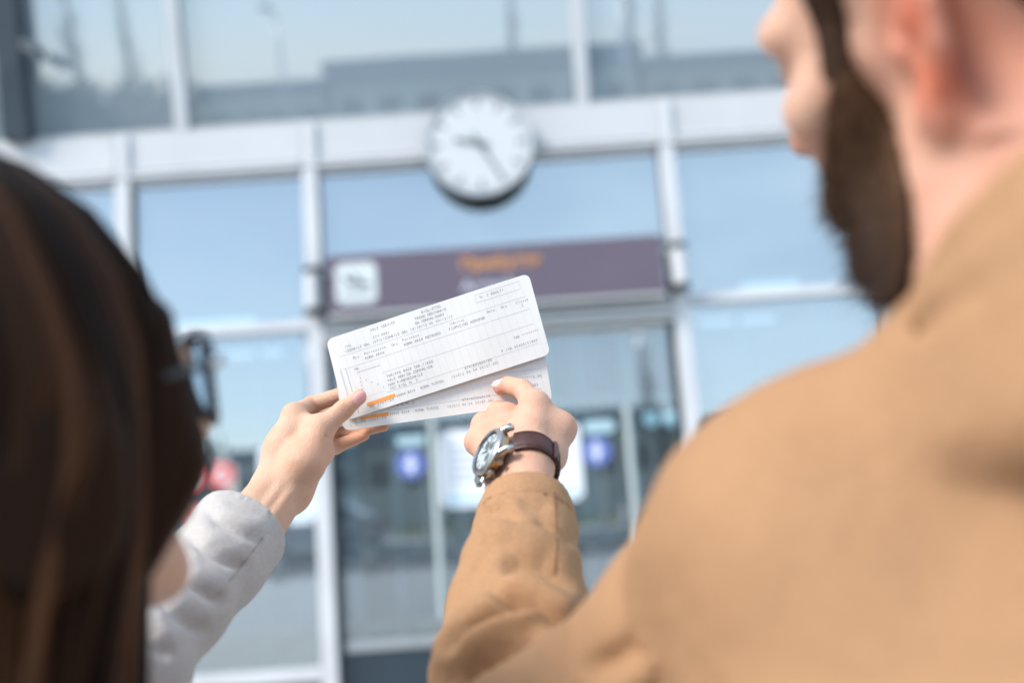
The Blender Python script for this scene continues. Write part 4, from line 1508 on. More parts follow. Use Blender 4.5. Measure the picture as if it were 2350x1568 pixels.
# beard and hair grow from the head's own surface
f_, l_, u_ = local_of(m_headfield, m_head_c, m_A, 1.0)
D0 = m_headfield.D
rear = np.interp(u_, [-12, -9, -6, -3, 0, 3], [2.6, 1.8, 1.6, 2.2, 2.7, 3.0]).astype(np.float32)
front = np.where(u_ > -4.2, 4.0 + np.maximum(0, -u_ - 0.5) * 0.95, 30.0)
g = np.minimum(np.minimum(f_ - rear, front - f_), np.minimum(2.5 - u_, u_ + 10.5))
lip = 1.0 - np.sqrt(((f_ - 10.2) / 1.6) ** 2 + (l_ / 1.9) ** 2 + ((u_ + 6.25) / 0.55) ** 2)
g = np.minimum(g, -lip * 0.8)
g = np.where((f_ > 8.6) & (u_ > -4.9), np.minimum(g, -4.9 - u_), g)
thick = 0.28 + 0.10 * np.clip(-u_ - 4.5, 0, 9)
bf = Field(m_headfield.lo, m_headfield.lo + 1, m_headfield.h)
bf.ax, bf.D = m_headfield.ax, np.maximum(D0 - thick, -g * 0.8).astype(np.float32)
bV, bF = bf.mesh(2)
sV, sF = strands(bV, bF, 11000, 1.35, 0.026, lambda P, N: N * 0.5 + m_A @ np.array([0.25, 0, -0.8]), 5, 0.5)


def tint_hair(lo, hi, seed):
    def fn(V):
        rs = np.random.default_rng(seed)
        t = np.zeros((len(V), 3))
        t[:, 0] = rs.uniform(lo, hi, len(V))
        return t
    return fn


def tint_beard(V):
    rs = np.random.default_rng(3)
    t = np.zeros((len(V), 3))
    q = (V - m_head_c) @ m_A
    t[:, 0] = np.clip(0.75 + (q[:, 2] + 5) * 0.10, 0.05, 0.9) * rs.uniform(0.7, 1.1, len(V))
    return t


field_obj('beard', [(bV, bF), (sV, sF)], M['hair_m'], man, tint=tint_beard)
h_line = np.interp(f_, [-14, -8, -5, -3.6, -2.6, 2.5, 2.8, 4.4, 4.8, 7.0, 7.4, 12], [-6.5, -5.5, -3, 0.5, 3.6, 3.8, -0.5, -0.5, 5.5, 6.0, 8.3, 8.3])
gh = (u_ - h_line)
hf = Field(m_headfield.lo, m_headfield.lo + 1, m_headfield.h)
hf.ax, hf.D = m_headfield.ax, np.maximum(D0 - 0.35 - 0.11 * np.clip(u_ - 1, 0, 12), -gh * 0.7).astype(np.float32)
# keep the hair off the ears
for q in (-1, 1):
    hf.ell(m_p(-1.3, 8.3 * q, 0.2), (2.8, 1.5, 3.7), m_A, 0.3, 'sub')
hV, hF = hf.mesh(2)
sV, sF = strands(hV, hF, 5200, 1.2, 0.030, lambda P, N: N * 0.35 + m_A @ np.array([-0.5, 0, -0.45]), 6, 0.3)
field_obj('hair', [(hV, hF), (sV, sF)], M['hair_m'], man, tint=tint_hair(0.05, 0.5, 4))
# brows
for q in (-1, 1):
    fd = Field(*bnd([m_p(9, 1 * q, 3), m_p(7, 6 * q, 3)], 2), 0.2)
    fd.cone(m_p(9.6, 1.3 * q, 3.1), m_p(8.6, 4.2 * q, 3.5), 0.42, 0.36, 0.2).cone(m_p(8.6, 4.2 * q, 3.5), m_p(7.3, 5.6 * q, 2.9), 0.36, 0.15, 0.2)
    v_, f2 = fd.mesh()
    field_obj('eyebrow', [(v_, f2)], M['hair_m'], man, tint=tint_hair(0.1, 0.3, 7))

def resample(P, n):
    P = np.array(P)
    t = np.linspace(0, len(P) - 1, n)
    return np.stack([np.interp(t, np.arange(len(P)), P[:, i]) for i in range(3)], 1)


# coat: trunk with skirt
ua_dir = unit(J(1650, 1440, 52.5) - m_SL)
fd = Field(*bnd([m_neck + [27, 22, 2], m_neck - [27, 22, 0], [m_neck[0], m_neck[1], 62]], 6), 0.6)
nx, ny, nz = m_neck
for a_, b_ in ((m_SL, m_SR),):
    fd.cone(a_, b_, 6.8, 6.8, 3)
fd.cone(m_neck - [0, 0, 6], m_neck - [0, 0, 14], 6.0, 8.0, 3)
fd.chain([m_neck - [0, 0, 7], J(2010, 1075, 44), m_SL, m_SL + (ua_dir * 5)], [4.4, 4.5, 7.5, 7.2], 2.0)
fd.cone(m_neck - [0, 0, 7], m_SR, 5.0, 7.2, 3)
fd.ell((nx, ny, nz - 29), (20, 13.5, 21), m_T, 5)
fd.ell((nx, ny, nz - 46), (18.5, 13.5, 22), m_T, 6)
fd.cone((nx, ny, 98), (nx, ny, 76), 17.5, 18.5, 6)
fd.cut((0, 0, 72), (0, 0, -1), 0.5)
for a_, b_ in zip(resample([J(2062, 795, 42.6), J(2132, 722, 40.0), J(2244, 612, 37.0), J(2389, 524, 34.4), J(2620, 470, 33), J(2900, 490, 32.2)], 14),
                  resample([J(2000, 960, 43.0), J(2130, 970, 40), J(2280, 960, 37.4), J(2450, 930, 35.2), J(2690, 880, 34), J(2950, 880, 33)], 14)):
    fd.cone(a_, b_, 0.9, 2.4, 1.5)
    fd.cone(a_ - 2 * ((a_ - m_neck) @ m_T[:, 0]) * m_T[:, 0], b_ - 2 * ((b_ - m_neck) @ m_T[:, 0]) * m_T[:, 0], 0.9, 2.4, 1.5)
fd.chain([J(2350, 526, 32.9), J(2240, 645, 35.2), J(2130, 745, 38.4), J(2075, 805, 41.0)], [0.3] * 4, 0.7, 'sub')
m_coat = fd.mesh(2)
# collar: a band that climbs round the neck and folds over
cf = Field(*bnd([m_neck], 22), 0.35)
up_e = [J(2088, 716, 42.8), J(2136, 618, 40.5), J(2212, 494, 37.6), J(2350, 366, 35.0), J(2560, 300, 33.6), J(2800, 300, 33)]
lo_e = [J(2058, 800, 42.2), J(2128, 728, 39.4), J(2240, 618, 36.4), J(2385, 530, 33.8), J(2620, 470, 32.2), J(2900, 490, 31.4)]


ru, rl = resample(up_e, 26), resample(lo_e, 26)
for a_, b_ in zip(ru, rl):
    cf.cone(a_, b_, 0.40, 0.45, 0.4)
# other side of the collar, mirrored about the spine plane of the trunk
mx = m_T[:, 0]


def mir(P):
    return P - 2 * ((P - m_neck) @ mx)[:, None] * mx


for a_, b_ in zip(mir(ru), mir(rl)):
    cf.cone(a_, b_, 0.42, 0.8, 0.5)
m_collar = cf.mesh(2)
coat = field_obj('coat', [m_coat], M['camel'], man)
field_obj('collar', [m_collar], M['camel'], coat)

# left sleeve, bent up towards the tickets
ps = [J(1210, 1128, 81.8), J(1206, 1215, 79.3), J(1194, 1320, 75.0), J(1188, 1405, 71.8), J(1185, 1560, 66.5), J(1205, 1640, 64)]
rs_ = [3.45, 3.95, 4.45, 5.0, 5.6, 5.9]
ua = [J(1195, 1705, 63), J(1410, 1665, 58), J(1655, 1475, 52.5), m_SL]
ur = [5.6, 6.0, 6.7, 7.0]
fd = Field(*bnd(ps + ua, 9), 0.28)
fd.chain(ps, rs_, 1.0)
# wrinkles: ridges and hollows where the sleeve bends
def on_surface(fd, u, v, d0=40, d1=100):
    ds = np.arange(d0, d1, 0.2)
    P = np.array([J(u, v, d) for d in ds])
    lo, hi = fd.lo, fd.lo + np.array(fd.D.shape) * fd.h
    ok = ((P > lo) & (P < hi)).all(1)
    val = np.where(ok, fd.at(P), 9)
    i = np.argmax(val < 0)
    return ds[i] if val[i] < 0 else None


def cloth_folds(V, F, folds, gain=1.0):
    """push cloth in along creases and out beside them; creases given by lines of sight, only on the near side"""
    e1, e2 = V[F[:, 1]] - V[F[:, 0]], V[F[:, 3]] - V[F[:, 0]]
    fn = np.cross(e1, e2)
    N = np.zeros_like(V)
    for i in range(4):
        np.add.at(N, F[:, i], fn)
    N /= np.linalg.norm(N, axis=1)[:, None] + 1e-9
    Q = (V - CAM * 100) @ RM
    d = -Q[:, 2]
    u, v = 1175 + FPX * Q[:, 0] / d, 784 - FPX * Q[:, 1] / d
    view = -(V - CAM * 100) / np.linalg.norm(V - CAM * 100, axis=1)[:, None]
    w = np.clip(np.sum(N * view, 1) * 1.6 + 0.1, 0, 1)
    H = np.zeros(len(V))
    for uv, depth, wv, ridge, wr, side, dmin in folds:
        uv = np.array(uv, float)
        best = np.full(len(V), 1e9)
        sd = np.zeros(len(V))
        tt = np.zeros(len(V))
        nseg = len(uv) - 1
        for i in range(nseg):
            ab = uv[i + 1] - uv[i]
            L = np.linalg.norm(ab)
            tx = np.clip(((u - uv[i, 0]) * ab[0] + (v - uv[i, 1]) * ab[1]) / L ** 2, 0, 1)
            dx, dy = u - uv[i, 0] - tx * ab[0], v - uv[i, 1] - tx * ab[1]
            ds = np.hypot(dx, dy)
            s_ = (ab[0] * dy - ab[1] * dx) / L
            m = ds < best
            best[m], sd[m], tt[m] = ds[m], np.sign(s_[m]) * ds[m], (i + tx[m]) / nseg
        fade = np.clip(np.sin(math.pi * np.clip(tt, 0.0, 1)) * 1.6, 0, 1) * (d > dmin)
        H += gain * fade * (-depth * np.exp(-(sd / wv) ** 2) + ridge * np.exp(-((sd + side * (wv + wr * 0.8)) / wr) ** 2))
    return V + N * (H * w)[:, None], F


M_FOLDS = [
    ([(1120, 1372), (1180, 1384), (1223, 1398), (1270, 1424), (1340, 1462)], 0.75, 15, 0.5, 30, 1, 60),
    ([(1035, 1530), (1062, 1483), (1090, 1450), (1134, 1425), (1195, 1410)], 0.55, 13, 0.4, 26, 1, 60),
    ([(1010, 1610), (1060, 1548), (1095, 1519), (1156, 1494), (1230, 1480), (1330, 1472)], 0.95, 16, 0.6, 32, 1, 60),
    ([(1140, 1330), (1195, 1290), (1245, 1298), (1320, 1360)], 0.4, 30, 0.3, 34, 1, 60),
    ([(1070, 1315), (1115, 1268), (1190, 1250)], 0.28, 16, 0.22, 26, 1, 60),
    ([(1225, 1190), (1275, 1228), (1325, 1262)], 0.25, 14, 0.2, 22, 1, 60),
    ([(1110, 1190), (1150, 1182), (1200, 1196)], 0.22, 12, 0.18, 20, 1, 60),
    ([(1330, 1560), (1460, 1480), (1600, 1330)], 0.4, 30, 0.35, 50, -1, 40),
    ([(1560, 1600), (1680, 1440), (1760, 1330)], 0.35, 40, 0.3, 60, -1, 40),
]
W_FOLDS = [
    ([(455, 1150), (500, 1200), (560, 1232), (610, 1248)], 0.30, 12, 0.30, 22, 1, 60),
    ([(410, 1205), (465, 1262), (525, 1292), (580, 1305)], 0.50, 14, 0.42, 26, 1, 60),
    ([(375, 1270), (430, 1338), (485, 1372), (535, 1385)], 0.55, 15, 0.45, 28, 1, 60),
    ([(340, 1340), (392, 1405), (440, 1440), (490, 1450)], 0.55, 16, 0.45, 28, 1, 60),
    ([(310, 1420), (350, 1475), (400, 1515)], 0.5, 16, 0.4, 28, 1, 55),
]
fd.chain(ua, ur, 1.2)
cuff_c = J(1208, 1142, 81.4)
sax = unit(unit(ps[0] - ps[1]) + wA * 0.6)
fd.cut(cuff_c, sax, 0.25)
fd.cone(cuff_c + sax * 2, cuff_c - sax * 3.5, 3.0, 3.0, 0.15, 'sub')
sx_, sy_, _ = frame_of(sax)
for dz_, r_ in ((2.6, 0.13), (0.55, 0.08)):
    ring = [ps[0] + (cuff_c - ps[0]) @ sax * sax - sax * dz_ + (sx_ * math.cos(a_) + sy_ * math.sin(a_)) * (3.52 + dz_ * 0.08) for a_ in np.linspace(0, 2 * math.pi, 33)]
    fd.chain(ring, [r_] * 33, 0.15, 'sub')
sl_m = cloth_folds(*fd.mesh(2), M_FOLDS, 2.1)
sl = field_obj('sleeve', [sl_m], M['camel'], coat)
def seam(V, uv, parent, mat, r=0.05):
    Q = (V - CAM * 100) @ RM
    d = -Q[:, 2]
    U = np.stack([1175 + FPX * Q[:, 0] / d, 784 - FPX * Q[:, 1] / d], 1)
    n = 10 * (len(uv) - 1) + 1
    pts = []
    for a_ in np.linspace(0, len(uv) - 1, n):
        c_ = np.array([np.interp(a_, range(len(uv)), [p_[k] for p_ in uv]) for k in (0, 1)])
        near = np.where(np.hypot(*(U - c_).T) < 9)[0]
        if len(near):
            dm = d[near].min()
            near = near[d[near] < dm + 0.8]
            pts.append(J(c_[0], c_[1], d[near].mean() - 0.05))
    P = np.array(pts)
    for _ in range(4):
        P[1:-1] = 0.25 * P[:-2] + 0.5 * P[1:-1] + 0.25 * P[2:]
    mesh_obj('seam', *tube_vf(list(P / 100), r / 100, 6), mat, parent, smooth=True)


seam(sl_m[0], [(1272, 1130), (1277, 1200), (1278, 1260), (1272, 1320)], coat, M['camel_seam'])
# right sleeve, hand in the coat pocket
fd = Field(*bnd([m_SR, m_SR + [6, 6, -60]], 9), 0.6)
e_ = m_SR + m_T[:, 0] * 7 + m_T[:, 1] * -2 + [0, 0, -30]
fd.chain([m_SR, e_, e_ + m_T[:, 0] * -6 + m_T[:, 1] * 13 + [0, 0, -17]], [7.6, 6.2, 5.0], 2)
field_obj('sleeve', [fd.mesh(2)], M['camel'], coat)
# trousers and shoes
fd = Field(*bnd([m_neck + [22, 16, 0], m_neck - [22, 16, 0]], 4), 0.8)
fd = Field((nx - 26, ny - 22, 3), (nx + 26, ny + 22, 100), 0.8)
fd.ell((nx, ny, 92), (17.5, 12.5, 13), m_T, 4)
for q in (-1, 1):
    h_ = np.array([nx, ny, 0]) + m_T[:, 0] * q * 8.75
    fd.cone((h_[0], h_[1], 88), (h_[0], h_[1], 48), 10, 8, 3).cone((h_[0], h_[1], 48), (h_[0], h_[1] - 1, 9), 8, 7, 2)
field_obj('trousers', [fd.mesh()], M['denim'], man)
shoes(m_feet, m_T, man)

# ================================================================== WRISTWATCH
def watch():
    o = m_W / 100
    A, B, N = wA, wB, wN
    e = empty('wristwatch', tuple(o), 'steel wristwatch with pale dial and brown leather strap on the pointing wrist', 'watch')
    cm = 0.01
    rB, rN = 3.18, 2.42
    th0 = 38
    c = o + N * (rN - 0.05) * cm - A * 0.1 * cm
    # strap around the wrist
    def strap(n0, n1, w0, w1, name, out=0.0):
        V, F = [], []
        n = 40
        for i in range(n + 1):
            t = i / n
            a = rad(n0 + (n1 - n0) * t)
            w = (w0 + (w1 - w0) * t) / 2
            rad_dir = N * math.cos(a) * rN - B * math.sin(a) * rB
            nrm = unit(N * math.cos(a) / rN - B * math.sin(a) / rB)
            for (k, h) in ((-w, 0.02), (-w * 0.97, 0.26), (-w * 0.8, 0.33), (w * 0.8, 0.33), (w * 0.97, 0.26), (w, 0.02)):
                V.append(o + (rad_dir + nrm * (h + out) + A * k) * cm)
        for i in range(n):
            for k in range(6):
                k2 = (k + 1) % 6
                F.append((i * 6 + k, i * 6 + k2, (i + 1) * 6 + k2, (i + 1) * 6 + k))
        F.append(tuple(range(5, -1, -1)))
        F.append(tuple(n * 6 + k for k in range(6)))
        return mesh_obj(name, V, F, M['leather'], e, smooth=True, sharp=35)
    s1 = strap(th0, 196, 2.2, 1.85, 'strap')
    s2 = strap(-th0, -165, 2.2, 1.85, 'strap')
    strap(150, 176, 1.75, 1.75, 'strap_tail', 0.34)
    # stitching ridges
    for w in (-0.82, 0.82):
        pts = []
        for i in range(30):
            a = rad(th0 + 4 + 110 * i / 29)
            nrm = unit(N * math.cos(a) / rN - B * math.sin(a) / rB)
            pts.append(o + (N * math.cos(a) * rN - B * math.sin(a) * rB + nrm * 0.335 + A * w) * cm)
        mesh_obj('stitching', *tube_vf(pts, 0.00035, 5), M['w_coat_mirrored'] if False else M['leather'], s1)
    for ang, wd in ((118, 0.5), (140, 0.5)):
        a = rad(ang)
        strap(ang - 5, ang + 5, 2.15, 2.15, 'keeper', 0.3)
    # buckle on the palm side
    a = rad(170)
    bo = o + (N * math.cos(a) * rN - B * math.sin(a) * rB) * cm
    nr = unit(N * math.cos(a) / rN - B * math.sin(a) / rB)
    tg = np.cross(A, nr)
    bk = []
    loop = [bo + (nr * 0.6 + A * p_ + tg * q_) * cm for p_, q_ in ((-1.2, -.55), (1.2, -.55), (1.2, .55), (-1.2, .55), (-1.2, -.55))]
    mesh_obj('buckle', *tube_vf(loop, 0.0013, 8), M['w_steel'], e, smooth=True)
    mesh_obj('buckle_pin', *tube_vf([bo + (nr * 0.75 - tg * .6) * cm, bo + (nr * 0.75 + tg * .6) * cm], 0.0008, 6), M['w_steel'], e)
    # case: turned profile about N
    X, Y = B, A
    R_ = 2.12
    def lat(name, prof, mat, seg=64, sharp=35, par=e):
        return mesh_obj(name, *lathe_vf([(r * cm, h * cm) for r, h in prof], seg, c, X, Y, N), mat, par, smooth=True, sharp=sharp)
    cs = lat('case', [(0, -0.02), (1.75, -0.02), (2.0, 0.12), (R_, 0.25), (R_, 0.78), (2.05, 0.86), (1.9, 0.88)], M['w_coat_mirrored'])
    lat('bezel', [(2.07, 0.861), (2.16, 0.92), (2.14, 1.04), (1.98, 1.20), (1.82, 1.22), (1.76, 1.12), (1.74, 1.02)], M['w_steel'])
    lat('groove_ring', [(R_ + 0.012, 0.70), (R_ + 0.02, 0.74), (R_ + 0.012, 0.78)], M['w_steel'])
    dl = lat('dial', [(1.745, 1.0), (0, 1.0)], M['w_dial'])
    lat('inner_ring', [(1.744, 1.10), (1.60, 1.03), (1.60, 1.004)], M['w_dark'])
    for (px, py) in ((0.0, 0.72), (0.0, -0.72), (-0.75, 0.0)):
        q = c + (X * px + Y * py) * cm
        mesh_obj('subdial', *lathe_vf([(0.40 * cm, 1.004 * cm), (0.36 * cm, 1.012 * cm), (0.36 * cm, 1.006 * cm), (0, 1.006 * cm)], 24, q, X, Y, N), M['w_steel'], dl)
        mesh_obj('subdial_hand', *tube_vf([q + N * 1.012 * cm, q + N * 1.012 * cm + (X * 0.2 + Y * 0.2) * cm], 0.0002, 5), M['w_dark'], dl)
    for k in range(12):
        t = 2 * math.pi * k / 12
        dx, dy = X * math.cos(t) + Y * math.sin(t), -X * math.sin(t) + Y * math.cos(t)
        mesh_obj('hour_index', *local_box(c, dx * cm, dy * cm, N * cm, 1.22, 1.55, -0.06, 0.06, 1.003, 1.03), M['w_steel'], dl)
    for nm, t, L, w in (('hour_hand', 0.5, 0.85, 0.10), ('minute_hand', 2.4, 1.3, 0.08)):
        dx, dy = X * math.cos(t) + Y * math.sin(t), -X * math.sin(t) + Y * math.cos(t)
        mesh_obj(nm, *local_box(c, dx * cm, dy * cm, N * cm, -0.15, L, -w / 2, w / 2, 1.04 + (0.01 if L > 1 else 0), 1.048 + (0.01 if L > 1 else 0)), M['w_dark'], dl)
    lat('crystal', [(1.755, 1.15), (1.0, 1.185), (0, 1.20)], M['w_glass'])
    # lugs: four horns that reach down to the strap
    for sb in (-1, 1):
        for sa in (-1, 1):
            p0 = c + (X * sb * 1.45 + Y * sa * 1.30 + N * 0.62) * cm
            p1 = c + (X * sb * 2.15 + Y * sa * 1.28 + N * 0.42) * cm
            p2 = c + (X * sb * 2.55 + Y * sa * 1.26 + N * 0.02) * cm
            lg = mesh_obj('lug', *tube_vf([p0, p1, p2], [0.0040, 0.0034, 0.0022], 10), M['w_steel'], e, smooth=True, sharp=50)
            mesh_obj('lug_screw', *tube_vf([p1 + Y * sa * 0.25 * cm + (X * sb * 0.15 - N * 0.1) * cm, p1 + Y * sa * 0.40 * cm + (X * sb * 0.15 - N * 0.1) * cm], 0.0018, 12), M['w_steel'], lg, smooth=True, sharp=50)
    # crown and two pushers on the side facing the photographer
    for t, rr, L, nm in ((0.0, 0.34, 0.45, 'crown'), (0.52, 0.24, 0.50, 'pusher'), (-0.52, 0.24, 0.50, 'pusher')):
        d = -(Y * math.cos(t) + X * math.sin(t))
        q0 = c + (d * (R_ - 0.05) + N * 0.50) * cm
        q1 = c + (d * (R_ + 0.16) + N * 0.50) * cm
        q2 = c + (d * (R_ + L) + N * 0.50) * cm
        mesh_obj(nm, *tube_vf([q0, q1, q1 + (q2 - q1) * 0.01, q2, q2 + (q2 - q1) * 0.05], [rr * 0.6 * cm, rr * 0.6 * cm, rr * cm, rr * cm, rr * 0.8 * cm], 18), M['w_steel'], e, smooth=True, sharp=40)


watch()

# ================================================================== WOMAN with long brown hair
w_head_c = K(-24.2, -4.3, 45.5)
w_A = head_axes(-39, -9.0, 3.0)
w_neck = K(-26.5, -17.5, 42.5)
w_SL = K(-41, -23, 47)
w_SR = 2 * w_neck - w_SL
w_SR[2] = w_SL[2]
w_E = J(255, 1560, 66.5)
w_W = J(645, 1120, 88.6)
w_base = (w_neck[0] / 100, w_neck[1] / 100, 0.0)
fp = {
    'i': [J(674, 952, 92.0), J(714, 930, 95.2), J(785, 906, 95.0), J(832, 895, 94.4)],
    'm': [J(692, 984, 93.6), J(738, 958, 97.2), J(806, 942, 95.8), J(850, 932, 94.6)],
    'r': [J(708, 1014, 93.8), J(772, 1000, 96.6), J(842, 984, 95.6), J(880, 977, 94.8)],
    'p': [J(722, 1042, 92.6), J(770, 1026, 95.0), J(812, 1009, 95.0), J(836, 1000, 94.8)],
    't': [J(690, 1068, 88.6), J(737, 985, 90.3), J(788, 941, 91.3), J(824, 911, 91.7)],
}
palm_n = cdir(0.42, -0.15, 0.9)
fd = Field(*bnd([q for v_ in fp.values() for q in v_] + [w_W + (w_E - w_W) * 0.5], 3.2), 0.11)
fa_w = J(515, 1296, 80.5)
ax_w = unit(w_W - fa_w)
side_w = unit(np.cross(ax_w, cdir(0, 0, 1)))
if side_w @ cdir(1, 0.5, 0) < 0:
    side_w = -side_w
for off in (-0.95, 0.95):
    fd.cone(fa_w + side_w * off * 1.0, w_W + side_w * off * 0.9, 1.95, 1.55, 0.9)
for kf, t_, ra, rb in (('i', -0.9, 1.45, 1.02), ('m', -0.3, 1.5, 1.02), ('r', 0.4, 1.45, 0.98), ('p', 1.0, 1.35, 0.92)):
    fd.cone(w_W + side_w * t_, fp[kf][0], ra, rb, 1.1)
fd.ell((fp['i'][0] + w_W) * 0.5 + cdir(-0.2, 0, -0.3) * 0.4, (1.9, 1.9, 1.9), None, 1.6)
# ball of the thumb, heel of the hand
fd.cone(w_W + side_w * 0.6 + cdir(0, 0, 1) * 0.4, fp['t'][0] + cdir(.5, .3, .2) * 0.4, 1.35, 1.75, 1.3)
fd.cone(fp['t'][0] + cdir(.5, .3, .2) * 0.4, fp['t'][1], 1.75, 1.16, 1.0)
fd.ell(J(742, 1040, 90.8), (1.0, 1.3, 1.0), None, 1.4)
fd.cone(w_W + side_w * 1.3, fp['p'][0] + cdir(.3, -.3, .3) * 0.2, 1.2, 1.1, 1.2)
fd.cone(fp['t'][1], fp['t'][2], 1.10, 0.84, 0.5)
fd.cone(fp['t'][2], fp['t'][3], 0.86, 0.70, 0.35)
# web between thumb and index
fd.cone(fp['t'][1] + cdir(-.6, .2, -.4) * 0.6, fp['i'][0] + cdir(.4, -.6, 0) * 0.5, 0.75, 0.75, 1.3)
for kf, rs in (('i', (.95, .82, .74, .64)), ('m', (.96, .82, .74, .64)), ('r', (.92, .78, .68, .58)), ('p', (.86, .70, .60, .52))):
    fd.cone(fp[kf][0], fp[kf][1], rs[0], rs[1], 0.5)
    fd.ell(fp[kf][1], (rs[1] * 1.05,) * 3, None, 0.25)
    fd.cone(fp[kf][1], fp[kf][2], rs[1], rs[2], 0.12)
    fd.cone(fp[kf][2], fp[kf][3], rs[2], rs[3], 0.10)
# thumb nail bed, knuckle creases, palm lines, wrist tendons
t_d = unit(fp['t'][3] - fp['t'][2])
t_up = cdir(0.32, 0.10, 0.94)
t_up = unit(t_up - t_d * (t_up @ t_d))
t_x = np.cross(t_up, t_d)
tn = fp['t'][3] + t_up * 0.52 - t_d * 0.05
TNX = np.stack([t_x, t_d, t_up], 1)
fd.ell(tn, (0.50, 0.70, 0.24), TNX, 0.05)
for a_ in np.linspace(0, 2 * math.pi, 17)[:-1]:                       # fold of skin round the nail
    a2 = a_ + 2 * math.pi / 16
    if math.sin(a_) < 0.55:
        q0 = tn + t_x * 0.56 * math.cos(a_) + t_d * 0.76 * math.sin(a_) - t_up * (0.05 + 0.16 * abs(math.cos(a_)))
        q1 = tn + t_x * 0.56 * math.cos(a2) + t_d * 0.76 * math.sin(a2) - t_up * (0.05 + 0.16 * abs(math.cos(a2)))
        fd.cone(q0, q1, 0.12, 0.12, 0.15)
t_m = unit(fp['t'][2] - fp['t'][1])
for a_ in (-0.32, -0.12, 0.1, 0.3):
    c0 = fp['t'][2] + t_m * a_ + t_up * 0.88
    fd.cone(c0 - t_x * 0.45, c0 + t_x * 0.45 + t_m * 0.06, 0.045, 0.045, 0.12, 'sub')
for pts, r_ in (([J(736, 1003, 88.9), J(755, 1004, 89.2), J(772, 1008, 90.2)], 0.05), ([J(756, 990, 89.4), J(771, 997, 90.0)], 0.04)):
    fd.chain(pts, [r_] * len(pts), 0.18, 'sub')
fr_w = unit(np.cross(side_w, ax_w))
if fr_w @ cdir(0, 0, 1) < 0:
    fr_w = -fr_w
for off in (0.15, 1.05):
    fd.cone(w_W + side_w * off + fr_w * 1.38 + ax_w * 0.8, w_W - ax_w * 6 + side_w * off * 1.1 + fr_w * 1.62, 0.2, 0.2, 0.6)
w_hand = fd.mesh()
fd = Field(*bnd([w_head_c, w_neck], 15), 0.32)
w_p = add_head(fd, w_head_c, w_A, 0.93, w_neck)
w_headmesh = fd.mesh()
fd = Field(*bnd([w_neck + [20, 15, 0], w_neck - [20, 15, 0], [w_neck[0], w_neck[1], 0]], 4), 0.9)
w_T, w_feet = add_body(fd, w_neck, w_SL, w_SR, 14.5, rad(-18), 86)
w_trunk = fd.mesh()


def tint_w(V):
    t = np.zeros((len(V), 3))
    l_ = [(fp[k][3], 1.1, 0.55) for k in 'imrp'] + [(fp[k][2], 1.2, 0.4) for k in 'imrp'] + [(fp[k][1], 1.3, 0.35) for k in 'imrp']
    l_ += [(fp['t'][3] + t_d * 0.5, 0.6, 0.45), (fp['t'][2], 0.8, 0.12), (J(745, 1030, 89.5), 1.6, 0.12), (w_p(10, 0, -6.2), 1.7, 0.5)]
    t[:, 0] = spots(V, l_)
    q = (V - tn) @ TNX
    t[:, 1] = np.where((q[:, 0] / 0.49) ** 2 + (q[:, 1] / 0.69) ** 2 < 1, np.clip((q[:, 2] + 0.12) * 20, 0, 1), 0)
    return t


woman = field_obj('person', [w_hand, w_headmesh, w_trunk], M['skin_w'], origin=w_base, tint=tint_w)
tag(woman, 'long haired person with spectacles and pale jacket holding up the tickets', 'person', 'people checking tickets')

# hair: full under-volume plus locks
wh = 0.93
fd = Field(*bnd([w_head_c + [0, 0, 15], w_head_c - [0, 0, 52]], 15), 0.45)
fd.ell(w_p(-1.6, 0, 4.2), np.array([10.0, 8.6, 9.8]) * wh, w_A, 0)
fd.ell(w_p(-3.2, 0, -2.0), np.array([6.6, 6.9, 9.5]) * wh, w_A, 2)
for q in (-1, 1):
    fd.cone(w_p(5.9, 6.0 * q, 5), w_p(6.2, 6.5 * q, -2), 1.3, 1.1, 1.5)
    fd.cone(w_p(6.2, 6.5 * q, -2), w_p(3.6, 6.6 * q, -6), 1.1, 0.9, 1.5)
    fd.cone(w_p(3.6, 6.6 * q, -6), w_p(1.4, 6.6 * q, -10.5), 0.9, 0.8, 1.0)
    fd.ell(w_p(-1.4, 8.6 * q, -0.8), np.array([3.8, 2.0, 5.2]) * wh, w_A, 1.5)
    fd.cone(w_p(0.5, 7.6 * q, 1), w_p(-0.5, 6.6 * q, -10), 1.9, 1.6, 2)
    fd.cone(w_p(-0.5, 6.6 * q, -10), w_p(-3.0, 5.4 * q, -11) + [0, 0, -16], 1.7, 1.5, 2)
fd.cone(w_p(-5, 3.5, -6), w_p(-6.5, 4.5, -6) + [0, -1, -34], 3.0, 2.4, 3)
fd.cone(w_p(-5, -3.5, -6), w_p(-6.5, -4.5, -6) + [0, -1, -34], 3.0, 2.4, 3)
for q in (-1, 1):
    fd.ell(w_p(4.6, 6.2 * q, -1.2), np.array([3.4, 1.5, 5.0]) * wh, w_A, 1.2)
fd.ell(w_p(9.5, 0, -3.5), np.array([5.6, 5.6, 10.5]) * wh, w_A, 1.0, 'sub')
w_under = fd.mesh(2)
whf = fd
rng = np.random.default_rng(12)
LV, LF, LT, n0 = [], [], [], 0
gdn = np.array([0, 0, -1.0])
